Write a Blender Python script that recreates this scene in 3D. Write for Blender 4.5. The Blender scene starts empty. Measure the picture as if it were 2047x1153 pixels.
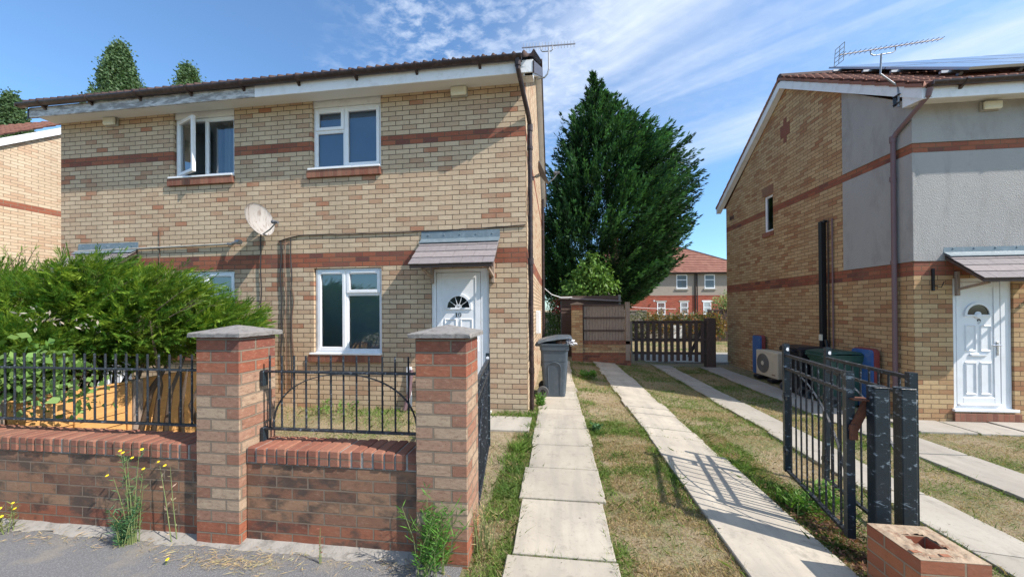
import bpy, math, random
import numpy as np
from mathutils import Vector, Matrix, noise
R = math.radians
sc = bpy.context.scene
C = sc.collection
random.seed(7)
rng = np.random.default_rng(11)

# ------------------------------------------------------------ camera, world, sun, exposure
cam_d = bpy.data.cameras.new("camera")
cam_d.sensor_width = 36.0
cam_d.lens = 12.31
cam_d.shift_y = 0.0188
cam_d.clip_start = 0.05
cam_d.clip_end = 2000
cam = bpy.data.objects.new("camera", cam_d)
C.objects.link(cam)
CAM = Vector((0.430, -5.172, 1.535))
cam.matrix_world = Matrix.Translation(CAM) @ Matrix.Rotation(0.125, 4, 'Z') @ Matrix.Rotation(math.pi/2 + 0.0047, 4, 'X') @ Matrix.Rotation(-0.007, 4, 'Z')
sc.camera = cam
sc.view_settings.view_transform = 'Standard'
sc.view_settings.look = 'None'
sc.view_settings.gamma = 1.0
sc.view_settings.exposure = 0.46

SUN = Vector((3.0, -0.98, 3.1)).normalized()
sun_d = bpy.data.lights.new("sun", 'SUN')
sun_d.energy = 5.0
sun_d.angle = R(0.5)
sun_d.color = (1.0, 0.93, 0.86)
sun = bpy.data.objects.new("sun", sun_d)
C.objects.link(sun)
sun.rotation_euler = SUN.to_track_quat('Z', 'Y').to_euler()
sun.location = (6, -4, 12)

world = bpy.data.worlds.new("World")
sc.world = world
world.use_nodes = True
wt = world.node_tree
for n in list(wt.nodes): wt.nodes.remove(n)
def N(nt, kind, **kw):
    n = nt.nodes.new(kind)
    for k, v in kw.items(): setattr(n, k, v)
    return n
def math_n(nt, op, a, b=None, c=None, clamp=False):
    n = N(nt, 'ShaderNodeMath', operation=op, use_clamp=clamp)
    for i, v in enumerate((a, b, c)):
        if v is None: continue
        if isinstance(v, (int, float)): n.inputs[i].default_value = v
        else: nt.links.new(v, n.inputs[i])
    return n.outputs[0]
def mix_n(nt, fac, a, b, blend='MIX'):
    n = N(nt, 'ShaderNodeMix', data_type='RGBA', blend_type=blend)
    n.clamp_factor = True
    for s, v in ((n.inputs[0], fac), (n.inputs[6], a), (n.inputs[7], b)):
        if isinstance(v, (int, float)): s.default_value = v
        elif isinstance(v, tuple): s.default_value = (v[0], v[1], v[2], 1)
        else: nt.links.new(v, s)
    return n.outputs[2]
def ramp_n(nt, fac, stops, interp='LINEAR'):
    n = N(nt, 'ShaderNodeValToRGB')
    cr = n.color_ramp; cr.interpolation = interp
    while len(cr.elements) < len(stops): cr.elements.new(0.5)
    for e, (p, c) in zip(cr.elements, stops):
        e.position = p
        e.color = (c[0], c[1], c[2], 1) if isinstance(c, tuple) else (c, c, c, 1)
    nt.links.new(fac, n.inputs[0])
    return n.outputs[0]
def noise_n(nt, vec, scale, detail=4, rough=0.55, dist=0.0):
    n = N(nt, 'ShaderNodeTexNoise')
    n.inputs['Scale'].default_value = scale
    n.inputs['Detail'].default_value = detail
    n.inputs['Roughness'].default_value = rough
    n.inputs['Distortion'].default_value = dist
    if vec is not None: nt.links.new(vec, n.inputs['Vector'])
    return n.outputs[0]
def map_n(nt, vec, loc=(0,0,0), rot=(0,0,0), scale=(1,1,1)):
    n = N(nt, 'ShaderNodeMapping')
    n.inputs['Location'].default_value = loc
    n.inputs['Rotation'].default_value = rot
    n.inputs['Scale'].default_value = scale
    nt.links.new(vec, n.inputs['Vector'])
    return n.outputs[0]

sky = N(wt, 'ShaderNodeTexSky', sky_type='NISHITA', sun_disc=False)
sky.sun_elevation = R(44.5)
sky.sun_rotation = R(108)
sky.air_density = 1.0; sky.dust_density = 0.6; sky.ozone_density = 2.2
tc = N(wt, 'ShaderNodeTexCoord')
sep = N(wt, 'ShaderNodeSeparateXYZ'); wt.links.new(tc.outputs['Generated'], sep.inputs[0])
zz = math_n(wt, 'MAXIMUM', sep.outputs[2], 0.03)
px = math_n(wt, 'DIVIDE', sep.outputs[0], zz)
py = math_n(wt, 'DIVIDE', sep.outputs[1], zz)
cmb = N(wt, 'ShaderNodeCombineXYZ'); wt.links.new(px, cmb.inputs[0]); wt.links.new(py, cmb.inputs[1])
# long high streaks of cirrus fanning to the right, torn fleecy cells among them, clear blue to the west and low down
sv = map_n(wt, cmb.outputs[0], rot=(0, 0, R(41)))
streak = noise_n(wt, map_n(wt, sv, loc=(3.1, 0.55, 0), scale=(0.30, 1.7, 1)), 1.0, 4, 0.5, 0.35)
fine = noise_n(wt, map_n(wt, sv, loc=(1, 2, 0), scale=(0.9, 6.0, 1)), 1.3, 5, 0.6, 0.3)
cells = noise_n(wt, map_n(wt, cmb.outputs[0], loc=(7, 3, 0), rot=(0,0,R(25)), scale=(9, 12, 1)), 1.5, 5, 0.6, 0.25)
veil = noise_n(wt, map_n(wt, cmb.outputs[0], loc=(0.4, 5.2, 0), scale=(0.9, 0.9, 1)), 1.4, 4, 0.55)
s1 = ramp_n(wt, streak, [(0.42, 0.0), (0.58, 1.0)])
s2 = ramp_n(wt, fine, [(0.30, 0.55), (0.72, 1.0)])
s3 = ramp_n(wt, cells, [(0.44, 0.0), (0.66, 1.0)])
pxn = math_n(wt, 'ADD', px, math_n(wt, 'MULTIPLY', math_n(wt, 'SUBTRACT', veil, 0.5), 1.1))
west = ramp_n(wt, math_n(wt, 'MULTIPLY_ADD', pxn, 0.25, 0.5), [(0.25, 0.0), (0.35, 1.0)])
east = ramp_n(wt, math_n(wt, 'MULTIPLY_ADD', pxn, 0.25, 0.5), [(0.40, 0.0), (0.56, 1.0)])
low = ramp_n(wt, math_n(wt, 'ADD', sep.outputs[2], math_n(wt, 'MULTIPLY', math_n(wt, 'SUBTRACT', veil, 0.5), 0.08)), [(0.30, 0.0), (0.44, 1.0)])
cl = math_n(wt, 'MULTIPLY', math_n(wt, 'MULTIPLY', s1, s2), math_n(wt, 'MULTIPLY_ADD', east, 0.95, 0.05))
cl = math_n(wt, 'ADD', cl, math_n(wt, 'MULTIPLY', east, 0.15))
cl = math_n(wt, 'ADD', cl, math_n(wt, 'MULTIPLY', math_n(wt, 'MULTIPLY', s3, 0.55), math_n(wt, 'SUBTRACT', 1.15, east)))
cl = math_n(wt, 'MULTIPLY', math_n(wt, 'MULTIPLY', cl, west), low, clamp=True)
cl = math_n(wt, 'MULTIPLY', cl, 0.85)
cl = math_n(wt, 'ADD', cl, 0.03)
hsv = N(wt, 'ShaderNodeHueSaturation'); hsv.inputs['Saturation'].default_value = 1.0
wt.links.new(mix_n(wt, 1.0, sky.outputs[0], (0.86, 1.17, 1.36), 'MULTIPLY'), hsv.inputs['Color'])
skyc = mix_n(wt, cl, hsv.outputs[0], (4.9, 5.5, 6.5))
bg = N(wt, 'ShaderNodeBackground'); bg.inputs[1].default_value = 0.135
wt.links.new(skyc, bg.inputs[0])
wo = N(wt, 'ShaderNodeOutputWorld'); wt.links.new(bg.outputs[0], wo.inputs[0])

# ------------------------------------------------------------ mesh helpers
OFF = {}
def gz(u, v=0.0): return -0.27*min(max((u-0.9)/3.2, 0.0), 1.0)
def thing(name, label, cat, loc=(0,0,0), rz=0.0, group=None, kind=None, local=False):
    o = bpy.data.objects.new(name, None); C.objects.link(o)
    o.empty_display_size = 0.2
    o.location = loc; o.rotation_euler = (0, 0, rz)
    tag(o, label, cat, group, kind)
    OFF[o] = Vector((0,0,0)) if local else Vector(loc)
    return o
def tag(o, label=None, cat=None, group=None, kind=None):
    if label: o['label'] = label
    if cat: o['category'] = cat
    if group: o['group'] = group
    if kind: o['kind'] = kind
    return o
class MB:
    def __init__(s): s.v = []; s.f = []; s.sm = False
    def add(s, vs, fs):
        k = len(s.v); s.v += [tuple(p) for p in vs]; s.f += [tuple(i+k for i in f) for f in fs]
        return s
    def box(s, x0, x1, y0, y1, z0, z1, b=0.0, tf=None):
        if b > 0 and min(abs(x1-x0), abs(y1-y0), abs(z1-z0)) > 2.2*b:
            xs = (x0, x0+b, x1-b, x1); ys = (y0, y0+b, y1-b, y1); zs = (z0, z0+b, z1-b, z1)
            vs = []; idx = {}
            for i in (0, 1):
                for j in (0, 1):
                    for k in (0, 1):
                        X, XI = (xs[0], xs[1]) if i == 0 else (xs[3], xs[2])
                        Y, YI = (ys[0], ys[1]) if j == 0 else (ys[3], ys[2])
                        Z, ZI = (zs[0], zs[1]) if k == 0 else (zs[3], zs[2])
                        idx[(i,j,k,'x')] = len(vs); vs.append((X, YI, ZI))
                        idx[(i,j,k,'y')] = len(vs); vs.append((XI, Y, ZI))
                        idx[(i,j,k,'z')] = len(vs); vs.append((XI, YI, Z))
            g = idx
            fs = []
            for i in (0, 1):
                q = [g[(i,0,0,'x')], g[(i,1,0,'x')], g[(i,1,1,'x')], g[(i,0,1,'x')]]; fs.append(q if i else q[::-1])
                q = [g[(0,i,0,'y')], g[(0,i,1,'y')], g[(1,i,1,'y')], g[(1,i,0,'y')]]; fs.append(q if i else q[::-1])
                q = [g[(0,0,i,'z')], g[(1,0,i,'z')], g[(1,1,i,'z')], g[(0,1,i,'z')]]; fs.append(q if i else q[::-1])
            for a in (0, 1):
                for c in (0, 1):
                    fs.append([g[(a,c,0,'x')], g[(a,c,0,'y')], g[(a,c,1,'y')], g[(a,c,1,'x')]])
                    fs.append([g[(a,0,c,'x')], g[(a,0,c,'z')], g[(a,1,c,'z')], g[(a,1,c,'x')]])
                    fs.append([g[(0,a,c,'y')], g[(0,a,c,'z')], g[(1,a,c,'z')], g[(1,a,c,'y')]])
                    for k in (0, 1): fs.append([g[(a,c,k,'x')], g[(a,c,k,'y')], g[(a,c,k,'z')]])
            # orient faces outward
            cx, cy, cz = (x0+x1)/2, (y0+y1)/2, (z0+z1)/2
            out = []
            for f in fs:
                p = [Vector(vs[q]) for q in f]
                nrm = (p[1]-p[0]).cross(p[2]-p[0]); ctr = sum(p, Vector())/len(p) - Vector((cx,cy,cz))
                out.append(f if nrm.dot(ctr) > 0 else f[::-1])
            fs = out
        else:
            vs = [(x,y,z) for z in (z0,z1) for y in (y0,y1) for x in (x0,x1)]
            fs = [(0,2,3,1),(4,5,7,6),(0,1,5,4),(2,6,7,3),(0,4,6,2),(1,3,7,5)]
        if tf is not None: vs = [tuple(tf @ Vector(p)) for p in vs]
        return s.add(vs, fs)
    def quad(s, a, b, c, d): return s.add([a,b,c,d], [(0,1,2,3)])
    def tube(s, pts, r, n=8, caps=True):
        pts = [Vector(p) for p in pts]; rs = r if isinstance(r, (list, tuple)) else [r]*len(pts)
        rings = []; prev = None; k0 = len(s.v)
        for i, p in enumerate(pts):
            d = ((pts[min(i+1, len(pts)-1)] - p).normalized() + (p - pts[max(i-1, 0)]).normalized())
            d = d.normalized() if d.length > 1e-9 else Vector((0,0,1))
            if prev is None:
                a = d.cross(Vector((0,0,1)))
                if a.length < 0.05: a = d.cross(Vector((0,1,0)))
                a.normalize()
            else:
                a = prev - d*prev.dot(d); a.normalize()
            prev = a; b = d.cross(a)
            for j in range(n):
                t = 2*math.pi*j/n
                s.v.append(tuple(p + (a*math.cos(t) + b*math.sin(t))*rs[i]))
        for i in range(len(pts)-1):
            for j in range(n):
                q = k0+i*n
                s.f.append((q+j, q+(j+1)%n, q+n+(j+1)%n, q+n+j))
        if caps:
            s.f.append(tuple(k0+j for j in range(n))[::-1])
            q = k0+(len(pts)-1)*n
            s.f.append(tuple(q+j for j in range(n)))
        return s
    def bar(s, p, q, w, h=None, up=(0,0,1)):
        h = w if h is None else h
        p = Vector(p); q = Vector(q); d = (q-p); L = d.length; d.normalize()
        up = Vector(up)
        if abs(d.dot(up)) > 0.98: up = Vector((1,0,0))
        a = d.cross(up).normalized(); b = a.cross(d)
        vs = []
        for e in (p, q):
            for (i, j) in ((-1,-1),(1,-1),(1,1),(-1,1)): vs.append(e + a*(i*w/2) + b*(j*h/2))
        return s.add(vs, [(0,1,2,3)[::-1],(4,5,6,7),(0,4,5,1)[::-1],(1,5,6,2)[::-1],(2,6,7,3)[::-1],(3,7,4,0)[::-1]])
    def prism(s, poly, axis, a, b):
        n = len(poly)
        def P(q, t):
            return {'x': (t, q[0], q[1]), 'y': (q[0], t, q[1]), 'z': (q[0], q[1], t)}[axis]
        vs = [P(q, a) for q in poly] + [P(q, b) for q in poly]
        ar = sum(poly[i][0]*poly[(i+1)%n][1]-poly[(i+1)%n][0]*poly[i][1] for i in range(n))
        flip = (ar > 0) ^ (axis == 'y') ^ (b < a)
        fs = [tuple(range(n))[::-1] if flip else tuple(range(n)), tuple(range(n, 2*n)) if flip else tuple(range(n, 2*n))[::-1]]
        for i in range(n):
            j = (i+1) % n
            q = (i, j, n+j, n+i); fs.append(q if flip else q[::-1])
        return s.add(vs, fs)
    def lathe(s, prof, c, n=24, axis=(0,0,1), sx=1.0):
        ax = Vector(axis).normalized(); a = ax.cross(Vector((0,0,1)))
        if a.length < 0.05: a = Vector((1,0,0))
        a.normalize(); b = ax.cross(a); c = Vector(c); k = len(s.v)
        for (r, h) in prof:
            for j in range(n):
                t = 2*math.pi*j/n; s.v.append(tuple(c + ax*h + a*(r*sx*math.cos(t)) + b*(r*math.sin(t))))
        for i in range(len(prof)-1):
            for j in range(n):
                q = k+i*n; s.f.append((q+j, q+(j+1)%n, q+n+(j+1)%n, q+n+j))
        return s
    def build(s, name, mat, parent=None, label=None, smooth=False):
        me = bpy.data.meshes.new(name)
        off = Vector((0,0,0))
        p = parent
        while p is not None:
            if p in OFF: off = OFF[p]; break
            p = p.parent
        me.from_pydata([(x-off.x, y-off.y, z-off.z) for (x,y,z) in s.v], [], s.f)
        me.update()
        if mat: me.materials.append(mat)
        o = bpy.data.objects.new(name, me); C.objects.link(o)
        if smooth or s.sm: me.polygons.foreach_set('use_smooth', [True]*len(me.polygons))
        if parent is not None: o.parent = parent
        if label: o['label'] = label
        return o
def fast(name, V, F, mat, parent=None, col=None, smooth=False):
    off = np.zeros(3); p = parent
    while p is not None:
        if p in OFF: off = np.array(OFF[p]); break
        p = p.parent
    V = np.asarray(V, np.float32) - off.astype(np.float32); F = np.asarray(F, np.int32)
    me = bpy.data.meshes.new(name); n = len(F); k = F.shape[1]
    me.vertices.add(len(V)); me.vertices.foreach_set('co', V.ravel())
    me.loops.add(n*k); me.loops.foreach_set('vertex_index', F.ravel())
    me.polygons.add(n); me.polygons.foreach_set('loop_start', np.arange(0, n*k, k, dtype=np.int32))
    if col is not None:
        at = me.color_attributes.new('Col', 'FLOAT_COLOR', 'POINT')
        at.data.foreach_set('color', np.concatenate([col, np.ones((len(col), 1))], 1).astype(np.float32).ravel())
    me.update(calc_edges=True); me.validate()
    if smooth: me.polygons.foreach_set('use_smooth', [True]*n)
    me.materials.append(mat)
    o = bpy.data.objects.new(name, me); C.objects.link(o)
    if parent is not None: o.parent = parent
    return o
def copy_tree(o, parent=None):
    c = o.copy(); C.objects.link(c)
    if parent is not None: c.parent = parent
    for ch in list(o.children): copy_tree(ch, c)
    return c

# ------------------------------------------------------------ materials
def new_mat(name):
    m = bpy.data.materials.new(name); m.use_nodes = True
    nt = m.node_tree
    for n in list(nt.nodes): nt.nodes.remove(n)
    out = N(nt, 'ShaderNodeOutputMaterial'); b = N(nt, 'ShaderNodeBsdfPrincipled')
    nt.links.new(b.outputs[0], out.inputs[0])
    return m, nt, b
def setin(nt, b, key, v):
    s = b.inputs[key]
    if isinstance(v, (int, float)): s.default_value = v
    elif isinstance(v, tuple): s.default_value = (v[0], v[1], v[2], 1)
    else: nt.links.new(v, s)
def bump_n(nt, b, h, strength=0.4, dist=0.01):
    n = N(nt, 'ShaderNodeBump'); n.inputs['Strength'].default_value = strength; n.inputs['Distance'].default_value = dist
    nt.links.new(h, n.inputs['Height']); nt.links.new(n.outputs[0], b.inputs['Normal'])
def objv(nt): return N(nt, 'ShaderNodeTexCoord').outputs['Object']
def mat_plain(name, c, rough=0.5, metal=0.0, var=0.12, scale=6.0, dirt=None, dirt_amt=0.35, bump=0.0, ior=1.45, spec=None, grain=None, thr=(0.5,0.66)):
    """paint / plastic / metal with a little tonal variation and patches of dirt or wear"""
    m, nt, b = new_mat(name); v = objv(nt)
    if grain: v = map_n(nt, v, scale=grain)
    nz = noise_n(nt, v, scale, 5, 0.6)
    base = mix_n(nt, nz, tuple(x*(1-var) for x in c), tuple(min(x*(1+var), 1) for x in c))
    if dirt:
        f = ramp_n(nt, noise_n(nt, v, scale*1.7, 7, 0.68, 0.3), [(thr[0], 0.0), (thr[1], dirt_amt)])
        base = mix_n(nt, f, base, dirt)
    setin(nt, b, 'Base Color', base)
    setin(nt, b, 'Roughness', rough); setin(nt, b, 'Metallic', metal); b.inputs['IOR'].default_value = ior
    if bump: bump_n(nt, b, noise_n(nt, v, scale*8, 3, 0.6), bump, 0.004)
    return m
def zone(nt, z, lo, hi):
    return math_n(nt, 'MULTIPLY', math_n(nt, 'GREATER_THAN', z, lo), math_n(nt, 'LESS_THAN', z, hi))
def mat_brick(name, pal, mortar, bands=(), zoff=0.0, uoff=0.0, red=((0.0,(.34,.115,.062)),(.5,(.29,.09,.052)),(.85,(.22,.07,.048)),(1.0,(.14,.055,.048))),
              clump=0.25, soot=0.0, bw=0.225, rh=0.075, horiz=None, speck=0.5, bstr=0.8, ms=0.0052, axes=None, lichen=0.0):
    m, nt, b = new_mat(name); v = objv(nt)
    sp = N(nt, 'ShaderNodeSeparateXYZ'); nt.links.new(v, sp.inputs[0])
    x, y, z = sp.outputs
    u = math_n(nt, 'ADD', math_n(nt, 'ADD', x, y), uoff)
    zz = math_n(nt, 'ADD', z, zoff)
    cb = N(nt, 'ShaderNodeCombineXYZ')
    # courses are never dead straight: let the coordinates wander by a millimetre or two
    wob = math_n(nt, 'MULTIPLY', math_n(nt, 'SUBTRACT', noise_n(nt, v, 3.0, 2), 0.5), 0.006)
    wob2 = math_n(nt, 'MULTIPLY', math_n(nt, 'SUBTRACT', noise_n(nt, v, 9.0, 2), 0.5), 0.006)
    if axes == 'top':
        nt.links.new(math_n(nt, 'ADD', x, wob), cb.inputs[1]); nt.links.new(math_n(nt, 'ADD', math_n(nt,'ADD',y,z), wob2), cb.inputs[0])
    else:
        nt.links.new(math_n(nt, 'ADD', u, wob2), cb.inputs[0]); nt.links.new(math_n(nt, 'ADD', zz, wob), cb.inputs[1])
    br = N(nt, 'ShaderNodeTexBrick')
    br.offset = 0.0 if axes == 'top' else 0.5; br.offset_frequency = 2
    br.inputs['Color1'].default_value = (0,0,0,1); br.inputs['Color2'].default_value = (1,1,1,1); br.inputs['Mortar'].default_value = (0.5,0.5,0.5,1)
    br.inputs['Scale'].default_value = 1.0; br.inputs['Mortar Size'].default_value = ms; br.inputs['Mortar Smooth'].default_value = 0.25
    br.inputs['Brick Width'].default_value = bw; br.inputs['Row Height'].default_value = rh
    nt.links.new(cb.outputs[0], br.inputs['Vector'])
    rnd = math_n(nt, 'ADD', br.outputs['Color'], math_n(nt, 'MULTIPLY', math_n(nt, 'SUBTRACT', noise_n(nt, v, 1.6, 3), 0.5), clump*2), clamp=True)
    c = ramp_n(nt, rnd, pal)
    if bands:
        zf = None
        for lo, hi in bands:
            q = zone(nt, zz, lo, hi); zf = q if zf is None else math_n(nt, 'ADD', zf, q)
        c = mix_n(nt, zf, c, ramp_n(nt, br.outputs['Color'], list(red)))
    # fired face: blotches and dark specks inside every brick
    bl = noise_n(nt, map_n(nt, v, scale=(1,1,2.2)), 22, 5, 0.7)
    c = mix_n(nt, ramp_n(nt, bl, [(0.30, 0.55*speck), (0.5, 0.0)]), c, (0.10, 0.055, 0.035))
    c = mix_n(nt, ramp_n(nt, bl, [(0.55, 0.0), (0.78, 0.45*speck)]), c, (0.62, 0.50, 0.34))
    sp2 = noise_n(nt, v, 130, 2, 0.5)
    c = mix_n(nt, ramp_n(nt, sp2, [(0.28, 0.7*speck), (0.38, 0.0)]), c, (0.05, 0.03, 0.02))
    if soot:
        st = noise_n(nt, map_n(nt, v, scale=(1,1,1.6)), 5.0, 5, 0.6)
        c = mix_n(nt, ramp_n(nt, st, [(0.50, 0.0), (0.62, soot)]), c, (0.045, 0.042, 0.038))
    mo = mix_n(nt, noise_n(nt, v, 14, 4), tuple(q*0.75 for q in mortar), tuple(q*1.2 for q in mortar))
    c = mix_n(nt, br.outputs['Fac'], c, mo)
    if lichen:
        ln = noise_n(nt, v, 3.2, 6, 0.7)
        c = mix_n(nt, ramp_n(nt, ln, [(0.52, 0.0), (0.64, lichen)]), c, (0.30, 0.28, 0.22))
    # weathering: long soft stains over whole stretches of wall
    wz = noise_n(nt, map_n(nt, v, scale=(1.4,1.4,0.35)), 1.3, 5, 0.6)
    c = mix_n(nt, ramp_n(nt, wz, [(0.35, 0.0), (0.75, 0.30)]), c, (0.20, 0.155, 0.11))
    setin(nt, b, 'Base Color', c); setin(nt, b, 'Roughness', 0.9)
    b.inputs['Specular IOR Level'].default_value = 0.2
    h = math_n(nt, 'SUBTRACT', math_n(nt, 'MULTIPLY', bl, 0.35), br.outputs['Fac'])
    bump_n(nt, b, h, bstr, 0.006)
    return m
BUFF = [(0.0,(.62,.48,.325)),(.40,(.58,.44,.295)),(.70,(.54,.395,.26)),(.86,(.50,.345,.225)),(.95,(.46,.28,.175)),(1.0,(.42,.19,.11))]
GOLD = [(0.0,(.57,.40,.215)),(.35,(.53,.355,.185)),(.6,(.48,.305,.155)),(.82,(.43,.245,.12)),(1.0,(.36,.17,.085))]
PIER = [(0.0,(.43,.32,.22)),(.3,(.39,.265,.18)),(.5,(.36,.215,.145)),(.72,(.32,.165,.11)),(1.0,(.26,.12,.075))]
GARD = [(0.0,(.32,.185,.11)),(.35,(.285,.15,.088)),(.7,(.245,.115,.07)),(1.0,(.15,.075,.05))]
REDP = [(0.0,(.32,.14,.09)),(.5,(.275,.105,.068)),(1.0,(.20,.075,.052))]
M = {}
M['brick'] = mat_brick('buff brick wall', BUFF, (.115,.085,.06), bands=((2.25,2.475),(4.125,4.275)), zoff=0.021, uoff=0.0, clump=0.17, ms=0.0058)
M['brick9'] = mat_brick('golden brick wall', GOLD, (.15,.10,.06), bands=((2.025,2.25),(3.975,4.125)), zoff=0.0, clump=0.2)
M['brickN'] = mat_brick('pale brick gable', [(0.0,(.62,.50,.36)),(.6,(.58,.45,.31)),(1.0,(.52,.36,.24))], (.26,.20,.14), bands=((4.05,4.2),(2.175,2.4)), zoff=0.0)
M['pier'] = mat_brick('pier brick', PIER, (.24,.19,.14), bands=((-.2,.15),(1.125,1.5)), zoff=0.0, clump=0.1, speck=1.0, bstr=1.3, ms=0.0062)
M['pier2'] = mat_brick('small pier brick', GOLD, (.28,.20,.13), bands=((-.2,.225),(1.5,1.8)), clump=0.1, speck=0.7, bstr=1.0, ms=0.006)
M['gwall2'] = mat_brick('screen wall brick', GOLD, (.24,.16,.11), bands=((-.2,.225),), clump=0.2, soot=0.4, speck=0.7)
M['gwall'] = mat_brick('garden wall brick', GARD, (.22,.165,.12), bands=((-.2,.149),), zoff=0.0, clump=0.15, soot=0.75, speck=0.6, bstr=1.0, ms=0.0058,
                       red=((0.0,(.33,.12,.065)),(.5,(.28,.09,.05)),(1.0,(.20,.07,.045))))
M['coping'] = mat_brick('coping brick on edge', REDP, (.20,.13,.09), bw=0.5, rh=0.0745, clump=0.2, speck=0.5, bstr=1.2, ms=0.006, axes='top')
M['stub'] = mat_brick('broken pier brick', [(0.0,(.46,.17,.08)),(.5,(.40,.135,.065)),(1.0,(.33,.11,.06))], (.34,.25,.17), clump=0.1, speck=0.35, bstr=1.0, ms=0.006)
M['stubtop'] = mat_plain('crumbled mortar bed', (.38,.29,.20), 0.95, var=0.3, scale=9, dirt=(.20,.09,.05), dirt_amt=0.9, bump=1.0)
M['redb'] = mat_brick('red sill brick', REDP, (.24,.14,.09), bw=0.5, rh=0.0745, clump=0.2, speck=0.4, axes='top')
M['redwall'] = mat_brick('red house brick', [(0.0,(.40,.10,.06)),(.5,(.34,.08,.05)),(1.0,(.26,.06,.04))], (.28,.13,.09), clump=0.1, speck=0.2)
M['upvc'] = mat_plain('white upvc', (.80,.81,.82), 0.32, var=0.03, scale=3, dirt=(.55,.55,.52), dirt_amt=0.25)
M['paintw'] = mat_plain('white painted board', (.76,.77,.78), 0.5, var=0.04, scale=3, dirt=(.48,.47,.44), dirt_amt=0.4)
M['peel'] = mat_plain('peeling white paint', (.55,.55,.55), 0.7, var=0.15, scale=5, dirt=(.22,.215,.21), dirt_amt=0.9, bump=0.5, grain=(0.6,1,2.5), thr=(.44,.56))
M['soffit'] = mat_plain('soffit board', (.72,.72,.70), 0.6, var=0.05, scale=3)
M['gutter'] = mat_plain('dark brown plastic', (.032,.018,.016), 0.35, var=0.25, scale=8, dirt=(.11,.07,.06), dirt_amt=0.6)
M['mauve'] = mat_plain('faded brown plastic pipe', (.165,.105,.115), 0.4, var=0.12, scale=5)
M['black'] = mat_plain('black plastic', (.018,.018,.02), 0.4, var=0.2, scale=8)
M['cable'] = mat_plain('black cable', (.03,.026,.026), 0.6, var=0.3)
M['cableb'] = mat_plain('brown cable', (.14,.08,.055), 0.7, var=0.3)
M['wcable'] = mat_plain('white cable', (.7,.7,.7), 0.5)
M['lead'] = mat_plain('lead flashing', (.15,.195,.22), 0.5, metal=0.1, var=0.15, scale=9, dirt=(.30,.36,.38), dirt_amt=0.4)
M['slate'] = mat_plain('grey felt slate', (.21,.185,.185), 0.85, var=0.15, scale=12, dirt=(.32,.29,.28), dirt_amt=0.4, bump=0.3)
M['slate2'] = mat_plain('grey felt slate weathered', (.25,.215,.21), 0.85, var=0.15, scale=12, dirt=(.34,.31,.29), dirt_amt=0.4, bump=0.3)
M['ltshade'] = mat_plain('yellowed lamp cover', (.70,.68,.55), 0.35, var=0.05)
M['cap'] = mat_plain('rough concrete cap', (.23,.215,.20), 0.95, var=0.3, scale=16, dirt=(.10,.09,.08), dirt_amt=0.7, bump=1.0)
M['conc'] = mat_plain('concrete post', (.36,.34,.30), 0.9, var=0.2, scale=8, dirt=(.16,.15,.12), dirt_amt=0.5, bump=0.6)
M['iron'] = mat_plain('black painted iron', (.020,.024,.030), 0.38, var=0.3, scale=25, dirt=(.30,.34,.38), dirt_amt=0.6, bump=0.3, thr=(.57,.66))
M['ironp'] = mat_plain('scuffed black paint over steel', (.018,.028,.036), 0.33, var=0.3, scale=12, dirt=(.30,.36,.40), dirt_amt=0.75, bump=0.5, grain=(.9,.9,1.8), thr=(0.58,0.66))
M['rust'] = mat_plain('rusted steel bracket', (.16,.060,.032), 0.9, var=0.4, scale=30, dirt=(.05,.03,.03), dirt_amt=0.7, bump=0.8)
M['galv'] = mat_plain('dull galvanised steel', (.30,.31,.32), 0.45, metal=0.7, var=0.2, scale=12)
M['alu'] = mat_plain('aluminium aerial rod', (.35,.33,.33), 0.4, metal=0.6, var=0.15)
M['dish'] = mat_plain('weathered dish', (.36,.34,.32), 0.8, var=0.2, scale=6, dirt=(.15,.11,.085), dirt_amt=0.9, grain=(2.5,2.5,0.5))
M['dishd'] = mat_plain('grey dish', (.12,.12,.13), 0.6)
M['bingrey'] = mat_plain('slate grey bin plastic', (.075,.095,.115), 0.42, var=0.1, scale=5, dirt=(.16,.17,.18), dirt_amt=0.35)
M['bingreen'] = mat_plain('dark green bin plastic', (.022,.07,.055), 0.45, var=0.12, scale=5, dirt=(.10,.13,.12), dirt_amt=0.3)
M['binblack'] = mat_plain('black bin plastic', (.016,.017,.022), 0.42, var=0.2, scale=5)
M['rubber'] = mat_plain('grey rubber tyre', (.09,.09,.09), 0.8)
M['foil'] = mat_plain('crumpled bag', (.6,.6,.62), 0.3, metal=0.4, var=0.3, scale=30, bump=1.0)
M['brown_bag'] = mat_plain('brown rubbish bag', (.20,.12,.09), 0.4, var=0.4, scale=20, bump=0.8)
M['ac'] = mat_plain('cream metal casing', (.66,.60,.46), 0.45, var=0.05, scale=4, dirt=(.42,.37,.28), dirt_amt=0.3)
M['acfan'] = mat_plain('grey fan grille', (.22,.21,.19), 0.5, var=0.15)
M['bluep'] = mat_plain('faded blue board', (.04,.12,.33), 0.55, var=0.15, dirt=(.14,.20,.34), dirt_amt=0.5)
M['redp'] = mat_plain('dull red board', (.26,.06,.055), 0.6, var=0.15)
M['fenceo'] = mat_plain('new orange timber', (.60,.32,.11), 0.75, var=0.22, scale=3, dirt=(.42,.19,.06), dirt_amt=0.5, bump=0.4, grain=(3,1,14))
M['timber'] = mat_plain('weathered grey brown timber', (.33,.255,.20), 0.85, var=0.35, scale=4, dirt=(.075,.045,.035), dirt_amt=0.6, bump=0.6, grain=(14,14,1))
M['timberd'] = mat_plain('dark stained timber', (.085,.055,.045), 0.8, var=0.35, scale=5, dirt=(.14,.11,.09), dirt_amt=0.4, bump=0.5, grain=(12,12,1.2))
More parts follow.
